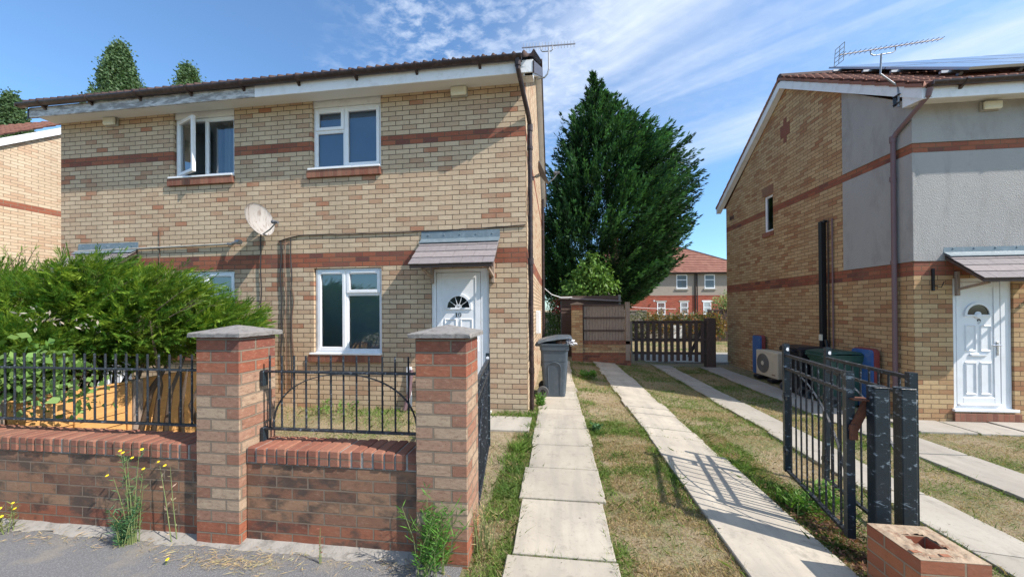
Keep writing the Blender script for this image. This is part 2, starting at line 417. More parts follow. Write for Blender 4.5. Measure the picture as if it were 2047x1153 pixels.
M['timberg'] = mat_plain('bleached grey timber', (.30,.28,.24), 0.9, var=0.25, scale=5, dirt=(.16,.14,.11), dirt_amt=0.6, bump=0.5, grain=(16,16,1))
M['bark'] = mat_plain('bark', (.12,.085,.06), 0.95, var=0.35, scale=10, bump=1.0, grain=(3,3,0.6))
M['render'] = mat_plain('grey roughcast render', (.36,.35,.335), 0.95, var=0.12, scale=1.6, dirt=(.26,.25,.235), dirt_amt=0.6, bump=0.0, grain=(1,1,.45))
def harl(m, sc_, st):
    nt = m.node_tree; b = [n for n in nt.nodes if n.type == 'BSDF_PRINCIPLED'][0]
    v = objv(nt); a = noise_n(nt, v, sc_, 3, 0.7); 
    vo = N(nt, 'ShaderNodeTexVoronoi'); vo.inputs['Scale'].default_value = sc_*0.9; nt.links.new(v, vo.inputs['Vector'])
    bump_n(nt, b, math_n(nt, 'ADD', a, vo.outputs['Distance']), st, 0.012)
harl(M['render'], 95, 0.45)
M['render2'] = mat_plain('brown pebbledash', (.31,.265,.22), 0.95, var=0.12, scale=4, dirt=(.27,.22,.17), dirt_amt=0.4)
M['text'] = mat_plain('black number', (.02,.02,.02), 0.4)
M['room'] = mat_plain('dim room wall', (.42,.48,.50), 0.9)
M['curtain'] = mat_plain('pale curtain', (.55,.55,.55), 0.9, var=0.1, scale=3, grain=(14,14,0.6))
M['metal_handle'] = mat_plain('brushed handle', (.55,.55,.57), 0.25, metal=0.9)
M['mastic'] = mat_plain('cement skim', (.30,.28,.25), 0.95, var=0.35, scale=10, dirt=(.15,.14,.12), dirt_amt=0.85, bump=1.0)

def mat_glass(name, tint=(.75,.82,.86), ior=1.9):
    m = bpy.data.materials.new(name); m.use_nodes = True; nt = m.node_tree
    for n in list(nt.nodes): nt.nodes.remove(n)
    out = N(nt, 'ShaderNodeOutputMaterial'); tr = N(nt, 'ShaderNodeBsdfTransparent'); gl = N(nt, 'ShaderNodeBsdfGlossy')
    tr.inputs[0].default_value = (*tint, 1); gl.inputs['Roughness'].default_value = 0.02; gl.inputs[0].default_value = (0.9,0.95,1,1)
    fr = N(nt, 'ShaderNodeFresnel'); fr.inputs[0].default_value = ior
    n2 = noise_n(nt, objv(nt), 1.3, 1); bp = N(nt, 'ShaderNodeBump'); bp.inputs['Strength'].default_value = 0.05; bp.inputs['Distance'].default_value = 0.02
    nt.links.new(n2, bp.inputs['Height']); nt.links.new(bp.outputs[0], gl.inputs['Normal'])
    mx = N(nt, 'ShaderNodeMixShader'); nt.links.new(fr.outputs[0], mx.inputs[0]); nt.links.new(tr.outputs[0], mx.inputs[1]); nt.links.new(gl.outputs[0], mx.inputs[2])
    nt.links.new(mx.outputs[0], out.inputs[0])
    return m
M['glass'] = mat_glass('window glass', ior=2.3)
M['glassd'] = mat_plain('dark door glass', (.01,.014,.016), 0.08, var=0.1, ior=1.6)
M['panel'] = mat_plain('solar cell glass', (.02,.03,.05), 0.10, var=0.1, ior=1.8)
M['frameal'] = mat_plain('aluminium panel frame', (.45,.46,.47), 0.3, metal=0.8)

def mat_tile(name, c1, c2, c3):
    m, nt, b = new_mat(name); v = objv(nt)
    br = N(nt, 'ShaderNodeTexBrick'); br.offset = 0; br.inputs['Color1'].default_value = (0,0,0,1); br.inputs['Color2'].default_value = (1,1,1,1)
    br.inputs['Mortar'].default_value = (.4,.4,.4,1); br.inputs['Scale'].default_value = 1; br.inputs['Brick Width'].default_value = 0.3; br.inputs['Row Height'].default_value = 0.29
    br.inputs['Mortar Size'].default_value = 0.004
    nt.links.new(v, br.inputs['Vector'])
    c = ramp_n(nt, math_n(nt, 'ADD', math_n(nt,'MULTIPLY',br.outputs['Color'],0.6), math_n(nt,'MULTIPLY',noise_n(nt, v, 4, 5, 0.65),0.4)), [(0.1, c1), (.5, c2), (.9, c3)])
    c = mix_n(nt, ramp_n(nt, noise_n(nt, v, 18, 4, 0.7), [(0.55, 0.0), (0.7, 0.5)]), c, (.10,.09,.07))
    setin(nt, b, 'Base Color', c); setin(nt, b, 'Roughness', 0.85)
    bump_n(nt, b, noise_n(nt, v, 60, 3), 0.3, 0.005)
    return m
M['tile'] = mat_tile('brown concrete roof tile', (.045,.028,.028), (.07,.04,.036), (.12,.07,.055))
M['tile2'] = mat_tile('red brown roof tile', (.21,.085,.058), (.27,.115,.078), (.31,.145,.10))

def mat_attr(name, rough=0.7, trans=0.25, sub=1.0):
    m = bpy.data.materials.new(name); m.use_nodes = True; nt = m.node_tree
    for n in list(nt.nodes): nt.nodes.remove(n)
    out = N(nt, 'ShaderNodeOutputMaterial'); b = N(nt, 'ShaderNodeBsdfPrincipled'); t = N(nt, 'ShaderNodeBsdfTranslucent')
    a = N(nt, 'ShaderNodeAttribute', attribute_name='Col')
    nt.links.new(a.outputs['Color'], b.inputs['Base Color']); b.inputs['Roughness'].default_value = rough
    b.inputs['Specular IOR Level'].default_value = 0.3
    nt.links.new(mix_n(nt, 1.0, a.outputs['Color'], (1.0, 1.0, 0.55), 'MULTIPLY'), t.inputs[0])
    mx = N(nt, 'ShaderNodeMixShader'); mx.inputs[0].default_value = trans
    nt.links.new(b.outputs[0], mx.inputs[1]); nt.links.new(t.outputs[0], mx.inputs[2]); nt.links.new(mx.outputs[0], out.inputs[0])
    return m
M['leaf'] = mat_attr('foliage', 0.55, 0.3)
M['grass'] = mat_attr('grass blade', 0.7, 0.3)
M['slab'] = None

def mat_slab():
    m, nt, b = new_mat('worn concrete slab'); v = objv(nt)
    a = N(nt, 'ShaderNodeAttribute', attribute_name='Col')
    n1 = noise_n(nt, v, 2.2, 6, 0.65); n2 = noise_n(nt, v, 40, 4, 0.7)
    c = mix_n(nt, ramp_n(nt, n1, [(0.35, 0.0), (0.70, 0.75)]), a.outputs['Color'], (.31,.275,.225))
    c = mix_n(nt, ramp_n(nt, noise_n(nt, map_n(nt, v, scale=(3.2,.35,1)), 2.0, 5, .6), [(0.48, 0.0), (0.62, 0.35)]), c, (.26,.24,.21))
    c = mix_n(nt, ramp_n(nt, n2, [(0.25, 0.5), (0.42, 0.0)]), c, (.16,.14,.12))
    c = mix_n(nt, ramp_n(nt, noise_n(nt, v, 7, 5, 0.7), [(0.56, 0.0), (0.70, 0.6)]), c, (.22,.20,.165))
    vo = N(nt, 'ShaderNodeTexVoronoi'); vo.inputs['Scale'].default_value = 5.0; nt.links.new(v, vo.inputs['Vector'])
    c = mix_n(nt, ramp_n(nt, vo.outputs['Distance'], [(0.035, 0.7), (0.06, 0.0)]), c, (.12,.105,.09))
    setin(nt, b, 'Base Color', c); setin(nt, b, 'Roughness', 0.9)
    bump_n(nt, b, n2, 0.35, 0.004)
    return m
M['slab'] = mat_slab()

def mat_ground():
    m, nt, b = new_mat('dry lawn soil'); v = objv(nt)
    a = noise_n(nt, v, 1.1, 5, 0.6); f = noise_n(nt, v, 14, 6, 0.7); g = noise_n(nt, v, 70, 4, 0.7)
    c = mix_n(nt, ramp_n(nt, f, [(0.35, 0.0), (0.65, 1.0)]), (.27,.205,.13), (.43,.355,.235))
    c = mix_n(nt, ramp_n(nt, math_n(nt, 'ADD', math_n(nt,'MULTIPLY',a,0.6), math_n(nt,'MULTIPLY',f,0.4)), [(0.48, 0.0), (0.60, 0.8)]), c, (.115,.15,.045))
    c = mix_n(nt, ramp_n(nt, g, [(0.30, 0.6), (0.45, 0.0)]), c, (.12,.085,.05))
    setin(nt, b, 'Base Color', c); setin(nt, b, 'Roughness', 1.0); b.inputs['Specular IOR Level'].default_value = 0.1
    bump_n(nt, b, math_n(nt, 'ADD', f, g), 1.0, 0.02)
    return m
M['ground'] = mat_ground()
def mat_tarmac():
    m, nt, b = new_mat('grey tarmac pavement'); v = objv(nt)
    g = noise_n(nt, v, 160, 3, 0.8); f = noise_n(nt, v, 3.0, 6, 0.6)
    vo = N(nt, 'ShaderNodeTexVoronoi'); vo.inputs['Scale'].default_value = 110; nt.links.new(v, vo.inputs['Vector'])
    c = mix_n(nt, g, (.10,.10,.105), (.22,.215,.21))
    c = mix_n(nt, ramp_n(nt, vo.outputs['Distance'], [(0.2, 0.5), (0.5, 0.0)]), c, (.33,.32,.31))
    c = mix_n(nt, ramp_n(nt, f, [(0.5, 0.0), (0.62, 0.5)]), c, (.30,.26,.20))
    setin(nt, b, 'Base Color', c); setin(nt, b, 'Roughness', 0.95)
    bump_n(nt, b, math_n(nt, 'ADD', g, vo.outputs['Distance']), 0.8, 0.006)
    return m
M['tarmac'] = mat_tarmac()

# ------------------------------------------------------------ ground, pavement, slabs
def axis_pts(lo, hi, fine_lo, fine_hi, step, grow=1.5):
    pts = list(np.arange(fine_lo, fine_hi+1e-6, step)); d = step; p = fine_lo
    while p > lo: d *= grow; p -= d; pts.insert(0, max(p, lo))
    d = step; p = pts[-1]
    while p < hi: d *= grow; p += d; pts.append(min(p, hi))
    return pts
xs = axis_pts(-400, 400, -4.5, 7.0, 0.1); ys = axis_pts(-400, 500, -3.6, 8.0, 0.1)
V = []; F = []
for j, y in enumerate(ys):
    for i, x in enumerate(xs):
        bumpy = 0.012*noise.noise(Vector((x*2.1, y*2.1, 0))) + 0.008*noise.noise(Vector((x*7, y*7, 3))) if (-4.5 < x < 7 and -3.2 < y < 8) else 0
        V.append((x, y, gz(x, y) - 0.012 + bumpy*(1 if y > -3.1 else 0)))
W_ = len(xs)
for j in range(len(ys)-1):
    for i in range(len(xs)-1): F.append((j*W_+i, j*W_+i+1, (j+1)*W_+i+1, (j+1)*W_+i))
g = fast('ground', V, F, M['ground'], smooth=True); g['kind'] = 'structure'
# pavement
m_ = MB(); nx = 60
for i in range(nx):
    x0 = -14 + i*(16.0/nx); x1 = x0 + 16.0/nx
    e0 = -3.135 if x1 < -0.1 else -3.3; e1 = e0
    m_.quad((x0, -9, 0.004), (x1, -9, 0.004), (x1, e1, 0.004), (x0, e0, 0.004))
o = m_.build('pavement', M['tarmac']); o['kind'] = 'structure'
# the skim of cement where tarmac meets the wall foot
V = []; F = []
xs2 = np.arange(-6.0, -0.36, 0.04)
for i, x in enumerate(xs2):
    wv = 0.065 + 0.04*noise.noise(Vector((x*4, 0, 0))) + 0.02*noise.noise(Vector((x*17, 0, 0)))
    if x > -0.45: wv *= 0.6
    V += [(x, -3.05, 0.030), (x, -3.05-wv*0.5, 0.020+0.006*noise.noise(Vector((x*9,1,0)))), (x, -3.05-wv-0.04, 0.0055)]
for i in range(len(xs2)-1):
    for k in range(2): F.append((i*3+k, i*3+k+1, i*3+k+4, i*3+k+3))
o = fast('wall_footing', V, F, M['mastic'], smooth=True)
tag(o, 'pale cement skim along the foot of the garden wall', None, None, 'structure')

SLABS = []
def slab_strip(name, x0, x1, cuts, seed, z_add=0.018, tone=(.48,.43,.345), ruts=0.0, skew=0.0, label=None):
    rg = np.random.default_rng(seed); V = []; F = []; Cc = []
    for a, b2 in zip(cuts[:-1], cuts[1:]):
        jx0, jx1 = x0 + rg.uniform(-.028,.028), x1 + rg.uniform(-.028,.028)
        ya, yb = a + 0.007 + rg.uniform(0,.004), b2 - 0.007 - rg.uniform(0,.004)
        t = np.array(tone)*(1 + rg.uniform(-.12,.10)); dz = rg.uniform(-.004,.006); tilt = rg.uniform(-.008,.008)
        e = 0.006; k = len(V)
        nseg = 8
        for ring, (ins, dzz) in enumerate(((0, -0.03), (0, -e), (e, 0.0))):
            pts = []
            for s in range(nseg): pts.append((jx0 + (jx1-jx0)*s/nseg, ya))
            for s in range(nseg): pts.append((jx1, ya + (yb-ya)*s/nseg))
            for s in range(nseg): pts.append((jx1 - (jx1-jx0)*s/nseg, yb))
            for s in range(nseg): pts.append((jx0, yb - (yb-ya)*s/nseg))
            cx, cy = (jx0+jx1)/2, (ya+yb)/2
            for (x, y) in pts:
                q = 0.006*noise.noise(Vector((x*13, y*13, seed)))
                xx = x + (cx-x)*ins*3 + q; yy = y + (cy-y)*ins*3 + q*.4
                V.append((xx + skew*yy, yy, gz(xx) + z_add + dz + tilt*(yy-cy) + dzz)); Cc.append(t)
        n = nseg*4
        for r_ in range(2):
            for s in range(n): F.append((k+r_*n+s, k+r_*n+(s+1)%n, k+(r_+1)*n+(s+1)%n, k+(r_+1)*n+s))
        V.append((cx + skew*cy, cy, gz(cx) + z_add + dz)); Cc.append(t*rg.uniform(.95,1.05)); c_ = len(V)-1
        for s in range(n): F.append((k+2*n+s, k+2*n+(s+1)%n, c_, c_))
        SLABS.append((min(jx0,jx1)+skew*ya, max(jx0,jx1)+skew*yb, ya, yb))
    F3 = [(f[0], f[1], f[2], f[3]) for f in F]
    me = bpy.data.meshes.new(name); me.from_pydata([tuple(p) for p in V], [], [f[:3] if f[2] == f[3] else f for f in F3]); me.update()
    at = me.color_attributes.new('Col', 'FLOAT_COLOR', 'POINT')
    at.data.foreach_set('color', np.concatenate([np.array(Cc), np.ones((len(Cc),1))], 1).astype(np.float32).ravel())
    me.materials.append(M['slab'])
    o = bpy.data.objects.new(name, me); C.objects.link(o); o['kind'] = 'structure'
    if label: o['label'] = label
    return o
slab_strip('path', 0.135, 0.80, [-3.9,-3.0,-2.36,-1.80,-1.22,-.66,-.08,.22,.82,1.4,1.7,2.3,2.9,3.5,4.1,4.7,5.3], 3, label='left wheel track of pale slabs beside the house')
slab_strip('path', 1.56, 2.20, [-3.9,-3.3,-1.10,-.62,-.30,.36,.70,1.10,1.70,2.3,2.9,3.5,4.1,4.7,5.3,5.9], 5, skew=-0.004, label='second wheel track of pale slabs towards the slatted gate')
slab_strip('path', 3.34, 3.90, [-3.9,-3.2,-2.3,-1.4,-.5,.1,.7,1.3,1.9,2.5,3.1,3.7,4.3,4.9,5.5,6.1], 8, tone=(.37,.34,.285), label='third wheel track of greyer slabs behind the iron gates')
slab_strip('path', 4.72, 5.34, [-3.9,-3.0,-2.1,-1.2,-.3,.3,.68,1.3,1.9,2.5,3.1,3.7,4.3,4.9,5.5,6.1], 13, tone=(.36,.33,.28), label='fourth wheel track of grey slabs beside the air conditioner')
slab_strip('path', -0.62, 0.10, [-.80,-.22], 17, tone=(.46,.42,.35), label='doorstep slab in front of the left house')
# apron of slabs along the right house, cut across the frontage
for i in range(7):
    o = slab_strip('path', 5.62+i*0.72, 6.32+i*0.72, [0.54, 1.13], 30+i, tone=(.40,.365,.31), z_add=0.015, skew=0.0)
o = MB().box(2.6, 14, 6.9, 9.6, -0.28, -0.22).build('patio', M['conc']); o['kind'] = 'structure'

# ------------------------------------------------------------ building pieces
def wall_grid(m, a0, a1, z0, z1, holes, put, depth=0.10):
    xs = sorted(set([a0, a1] + [h[0] for h in holes] + [h[1] for h in holes])); zs = sorted(set([z0, z1] + [h[2] for h in holes] + [h[3] for h in holes]))
    for i in range(len(xs)-1):
        for j in range(len(zs)-1):
            cx, cz = (xs[i]+xs[i+1])/2, (zs[j]+zs[j+1])/2
            if any(h[0] < cx < h[1] and h[2] < cz < h[3] for h in holes): continue
            m.quad(put(xs[i], 0, zs[j]), put(xs[i+1], 0, zs[j]), put(xs[i+1], 0, zs[j+1]), put(xs[i], 0, zs[j+1]))
    for (x0, x1, c0, c1) in holes:
        m.quad(put(x0,0,c0), put(x0,0,c1), put(x0,depth,c1), put(x0,depth,c0))
        m.quad(put(x1,0,c1), put(x1,0,c0), put(x1,depth,c0), put(x1,depth,c1))
        m.quad(put(x0,0,c1), put(x1,0,c1), put(x1,depth,c1), put(x0,depth,c1))
        m.quad(put(x1,0,c0), put(x0,0,c0), put(x0,depth,c0), put(x1,depth,c0))
def roof_slope(name, x0, x1, ye, ze, yr, zr, mat, parent, roll=0.15, course=0.29, label=None):
    L = math.hypot(yr-ye, zr-ze); s = (zr-ze)/L; c = abs(yr-ye)/L; sg = 1 if yr > ye else -1
    nx_ = max(2, int(round((x1-x0)/roll*8))); xs = np.linspace(x0, x1, nx_+1)
    prof = 0.036*np.clip(np.cos(2*np.pi*(xs-x0)/roll), -0.35, 1.0)
    rows = []
    nc = int(math.ceil(L/course))
    for k in range(nc):
        rows.append((k*course, 0.018)); rows.append((min((k+1)*course, L), 0.0))
    V = []; F = []
    wob = np.array([0.006*noise.noise(Vector((x*3, k_, 0))) for k_ in range(1) for x in xs])
    V += [(x, ye - sg*0.0, ze - 0.035 + wob[i]) for i, x in enumerate(xs)]
    for ri, (d, h) in enumerate(rows):
        for i, x in enumerate(xs):
            hh = prof[i] + h + wob[i]
            V.append((x, ye + sg*(d*c - hh*s), ze + d*s + hh*c))
    W = len(xs)
    for r_ in range(len(rows)):
        for i in range(W-1):
            f = (r_*W+i, r_*W+i+1, (r_+1)*W+i+1, (r_+1)*W+i); F.append(f if sg > 0 else f[::-1])
    o = fast(name, V, F, mat, parent)
    if label: o['label'] = label
    return o
def window(parent, x0, x1, z0, z1, y, cells, T=None, mull=None, trans=None, label=None, open_cell=None, room=True, curtain=None, name='window', d=0.065, fr=0.05):
    """cells: (x0,x1,z0,z1,kind) as fractions of the frame; kind 'sash' or 'fixed'"""
    def B(m, nm, mat, par, lb=None):
        if T is not None: m.v = [tuple(T @ Vector(p)) for p in m.v]
        return m.build(nm, mat, par, lb)
    W, H = x1-x0, z1-z0
    m = MB()
    m.box(x0, x0+fr, y, y+d, z0, z1, .004); m.box(x1-fr, x1, y, y+d, z0, z1, .004)
    m.box(x0+fr, x1-fr, y, y+d, z0, z0+fr, .004); m.box(x0+fr, x1-fr, y, y+d, z1-fr, z1, .004)
    for q in (mull or []):
        xm = x0+W*q; m.box(xm-.022, xm+.022, y+.003, y+d-.003, z0+fr, z1-fr, .003)
    for (qa, qb, qz) in (trans or []):
        zc = z0+H*qz; m.box(x0+W*qa+.024, x0+W*qb-.024, y+.004, y+d-.004, zc-.022, zc+.022, .003)
    win = B(m, name, M['upvc'], parent, label)
    for (a, b, c0, c1, kind) in cells:
        ax, bx = x0+W*a + (fr if a == 0 else .022), x0+W*b - (fr if b == 1 else .022)
        cz, dz = z0+H*c0 + (fr if c0 == 0 else .022), z0+H*c1 - (fr if c1 == 1 else .022)
        if kind == 'sash' or kind == 'open':
            s = MB(); e = .012; t = .052; yy = y-.016
            X0, X1, Z0, Z1 = ax-e, bx+e, cz-e, dz+e
            if kind == 'open': ox, oy = X0, yy; X0, X1, yy = 0.0, X1-ox, 0.0
            s.box(X0, X0+t, yy, yy+.05, Z0, Z1, .005); s.box(X1-t, X1, yy, yy+.05, Z0, Z1, .005)
            s.box(X0+t, X1-t, yy, yy+.05, Z0, Z0+t, .005); s.box(X0+t, X1-t, yy, yy+.05, Z1-t, Z1, .005)
            gm = MB(); gm.quad((X0+t, yy+.03, Z0+t), (X1-t, yy+.03, Z0+t), (X1-t, yy+.03, Z1-t), (X0+t, yy+.03, Z1-t))
            vt = MB()
            if X1-X0 > .3: vt.box(X0+t+.03, X1-t-.03, yy-.010, yy-.001, Z1-t+.018, Z1-t+.032, .002)
            if kind == 'open':
                RM = Matrix.Translation(Vector((ox, oy, 0))) @ Matrix.Rotation(R(-20), 4, 'Z')
                for q in (s, gm, vt): q.v = [tuple(RM @ Vector(p)) for p in q.v]
            sa = B(s, 'sash', M['upvc'], win); B(gm, 'pane', M['glass'], win)
            if vt.v: B(vt, 'vent', M['upvc'], win)
        else:
            gm = MB(); gm.quad((ax, y+.03, cz), (bx, y+.03, cz), (bx, y+.03, dz), (ax, y+.03, dz)); B(gm, 'pane', M['glass'], win)
            be = MB()
            for (p0, p1, q0, q1) in ((ax, ax+.012, cz, dz), (bx-.012, bx, cz, dz), (ax+.012, bx-.012, cz, cz+.012), (ax+.012, bx-.012, dz-.012, dz)):
                be.box(p0, p1, y+.012, y+.028, q0, q1)
            B(be, 'bead', M['upvc'], win)
    if room:
        q = MB(); X0, X1, Y0, Y1, Z0, Z1 = x0-.15, x1+.15, y+d+.02, y+1.3, z0-.2, z1+.05
        q.quad((X0,Y0,Z0),(X0,Y1,Z0),(X0,Y1,Z1),(X0,Y0,Z1)); q.quad((X1,Y0,Z0),(X1,Y0,Z1),(X1,Y1,Z1),(X1,Y1,Z0))
        q.quad((X0,Y1,Z0),(X1,Y1,Z0),(X1,Y1,Z1),(X0,Y1,Z1)); q.quad((X0,Y0,Z0),(X1,Y0,Z0),(X1,Y1,Z0),(X0,Y1,Z0)); q.quad((X0,Y0,Z1),(X0,Y1,Z1),(X1,Y1,Z1),(X1,Y0,Z1))
        B(q, 'room_wall', M['room'], win)
    if curtain:
        for (fa, fb) in curtain:
            cm = MB(); n = 24; xa, xb = x0+W*fa, x0+W*fb; k = 0
            for i in range(n+1):
                xx = xa+(xb-xa)*i/n; yy = y+d+.10+.018*math.sin(i*1.7)
                cm.v += [(xx, yy, z0), (xx, yy, z1)]
            for i in range(n): cm.f.append((2*i, 2*i+2, 2*i+3, 2*i+1))
            B(cm, 'curtain', M['curtain'], win)
    return win
def arc(cx, cz, r0, r1, a0, a1, n):
    return [(cx+r1*math.cos(a0+(a1-a0)*i/n), cz+r1*math.sin(a0+(a1-a0)*i/n)) for i in range(n+1)] + [(cx+r0*math.cos(a1+(a0-a1)*i/n), cz+r0*math.sin(a1+(a0-a1)*i/n)) for i in range(n+1)]
def ring_faces(m, cx, cz, r0, r1, a0, a1, n, y0, y1):
    for i in range(n):
        t0, t1 = a0+(a1-a0)*i/n, a0+(a1-a0)*(i+1)/n
        P = [(cx+r*math.cos(t), cz+r*math.sin(t)) for (r, t) in ((r0,t0),(r1,t0),(r1,t1),(r0,t1))]
        m.prism(P, 'y', y0, y1)
def moulding(m, x0, x1, z0, z1, y, w=.026, h=.014):
    # a raised panel: sloping frame round a slightly raised field
    o = [(x0,z0),(x1,z0),(x1,z1),(x0,z1)]; a = [(x0+w*.5,z0+w*.5),(x1-w*.5,z0+w*.5),(x1-w*.5,z1-w*.5),(x0+w*.5,z1-w*.5)]; b = [(x0+w,z0+w),(x1-w,z0+w),(x1-w,z1-w),(x0+w,z1-w)]
    k = len(m.v)
    for ring, yy in ((o, y), (a, y-h), (b, y-.002)): m.v += [(p[0], yy, p[1]) for p in ring]
    for r_ in range(2):
        for i in range(4): m.f.append((k+r_*4+i, k+r_*4+(i+1)%4, k+(r_+1)*4+(i+1)%4, k+(r_+1)*4+i))
    m.f.append((k+8, k+9, k+10, k+11))
def door(parent, x0, x1, z0, z1, y, lx0, lx1, number, sunburst=True, letterbox=True, two_lower=True, label=None, outer=None):
    m = MB(); f = .055
    X0, X1 = outer or (x0, x1)
    m.box(X0, lx0, y, y+.07, z0, z1, .004); m.box(lx1, X1, y, y+.07, z0, z1, .004); m.box(lx0, lx1, y, y+.07, z1-f, z1, .004)
    m.box(lx0, lx1, y, y+.07, z0, z0+.05, .004); m.box(X0-.03, X1+.03, y-.07, y+.02, z0-.035, z0+.004, .004)
    m.box(lx0+.02, lx1-.02, y-.022, y-.001, z0+.05, z0+.075, .004)
    # grooves in the wide jambs
    m.box(X0+.028, X0+.036, y-.004, y+.002, z0+.05, z1-.05); m.box(X1-.036, X1-.028, y-.004, y+.002, z0+.05, z1-.05)
    fr = m.build('door_frame', M['upvc'], parent)
    yl = y+.012; a, b, c, d = lx0+.006, lx1-.006, z0+.06, z1-f-.006
    lf = MB(); w = .085
    lf.box(a, b, yl, yl+.045, c, d, .004)
    # leaf edge profile
    for (p0, p1, q0, q1) in ((a, a+w, c, d), (b-w, b, c, d), (a+w, b-w, d-w, d), (a+w, b-w, c, c+w+.03)): lf.box(p0, p1, yl-.010, yl-.001, q0, q1, .004)
    cx = (a+b)/2; W = b-a; H = d-c
    zc = c + H*.735
    r = W*.255
    ring_faces(lf, cx, zc, r, r+.035, -0.02, math.pi+.02, 22, yl-.020, yl-.0005)
    lf.box(cx-r-.035, cx+r+.035, yl-.020, yl-.0005, zc-.030, zc-.002, .004)
    ph = H*.215
    px0, px1 = a+w+.035, b-w-.035
    for (s0, s1) in ((px0, cx-.025), (cx+.025, px1)):
        moulding(lf, s0, s1, zc-.165-ph, zc-.165, yl-.0005)
        moulding(lf, s0, s1, c+w+.07, c+w+.07+ph*1.25, yl-.0005)
    lf.sm = False
    leaf = lf.build('door', M['upvc'], parent, label)
    g_ = MB(); n = 20
    g_.prism([(cx + r*math.cos(math.pi*i/n), zc + r*math.sin(math.pi*i/n)) for i in range(n+1)], 'y', yl-.006, yl-.0008)
    g_.build('door_glass', M['glassd'], leaf)
    s = MB()
    ring_faces(s, cx, zc, 0.0001, r*.30, 0, math.pi, 12, yl-.014, yl-.0065)
    if sunburst:
        for t in (36, 72, 108, 144): s.bar((cx, yl-.0095, zc), (cx+r*math.cos(R(t)), yl-.0095, zc+r*math.sin(R(t))), .006, .009, up=(0,1,0))
    if number != '10': s.lathe([(0.0, -.034), (.035, -.030), (.048, -.018), (.05, -.0005)], (cx, yl-.001, zc-.020), 18, axis=(0,1,0))
    s.build('fan_trim', M['upvc'], leaf)
    if number == '10':
        t = MB(); zt = zc-.140; s0 = 1.0
        t.box(cx-.040, cx-.026, yl-.006, yl-.001, zt, zt+.062); t.box(cx-.050, cx-.016, yl-.0062, yl-.0012, zt-.004, zt+.002); t.box(cx-.047, cx-.040, yl-.0062, yl-.0012, zt+.050, zt+.060)
        for i in range(24):
            t0, t1 = 2*math.pi*i/24, 2*math.pi*(i+1)/24
            def P_(tt, q): return (cx+.020+.024*q*math.cos(tt)*(1 if q == 1 else .80), zt+.030+.034*q*math.sin(tt)*(1 if q == 1 else 1.25))
            t.prism([P_(t0,.72), P_(t0,1), P_(t1,1), P_(t1,.72)], 'y', yl-.006, yl-.001)
        t.build('door_number', M['text'], leaf)
    elif number.strip():
        cu = bpy.data.curves.new('door_number', 'FONT'); cu.body = number; cu.size = 0.105; cu.extrude = 0.002; cu.offset = 0.003; cu.align_x = 'CENTER'
        cu.materials.append(M['text'])
        tmp = bpy.data.objects.new('tmp', cu); C.objects.link(tmp); bpy.context.view_layer.update(); me_ = bpy.data.meshes.new_from_object(tmp.evaluated_get(bpy.context.evaluated_depsgraph_get())); bpy.data.objects.remove(tmp)
        me_.materials.clear(); me_.materials.append(M['text']); ob = bpy.data.objects.new('door_number', me_); C.objects.link(ob); ob.parent = leaf
        ob.rotation_euler = (math.pi/2, 0, 0)
        ob.location = Vector((cx+.020, yl-.004, zc-.145))
    if letterbox:
        l = MB(); zl = zc-.165-ph-.055
        l.box(cx-.12, cx+.12, yl-.014, yl-.0008, zl-.024, zl+.024, .005); l.box(cx-.105, cx+.105, yl-.020, yl-.0145, zl-.014, zl+.014, .003)
        l.build('letterbox', M['upvc'], leaf)
    h = MB(); hx = b-.045; hz = c+H*.47
    h.box(hx-.014, hx+.014, yl-.022, yl-.0105, hz-.13, hz+.09, .004); h.tube([(hx, yl-.022, hz+.03), (hx, yl-.055, hz+.03)], .009, 8); h.tube([(hx+.01, yl-.055, hz+.03), (hx-.115, yl-.055, hz+.032)], .009, 8)
    h.build('handle', M['metal_handle'] if number != '10' else M['upvc'], leaf)
    return leaf
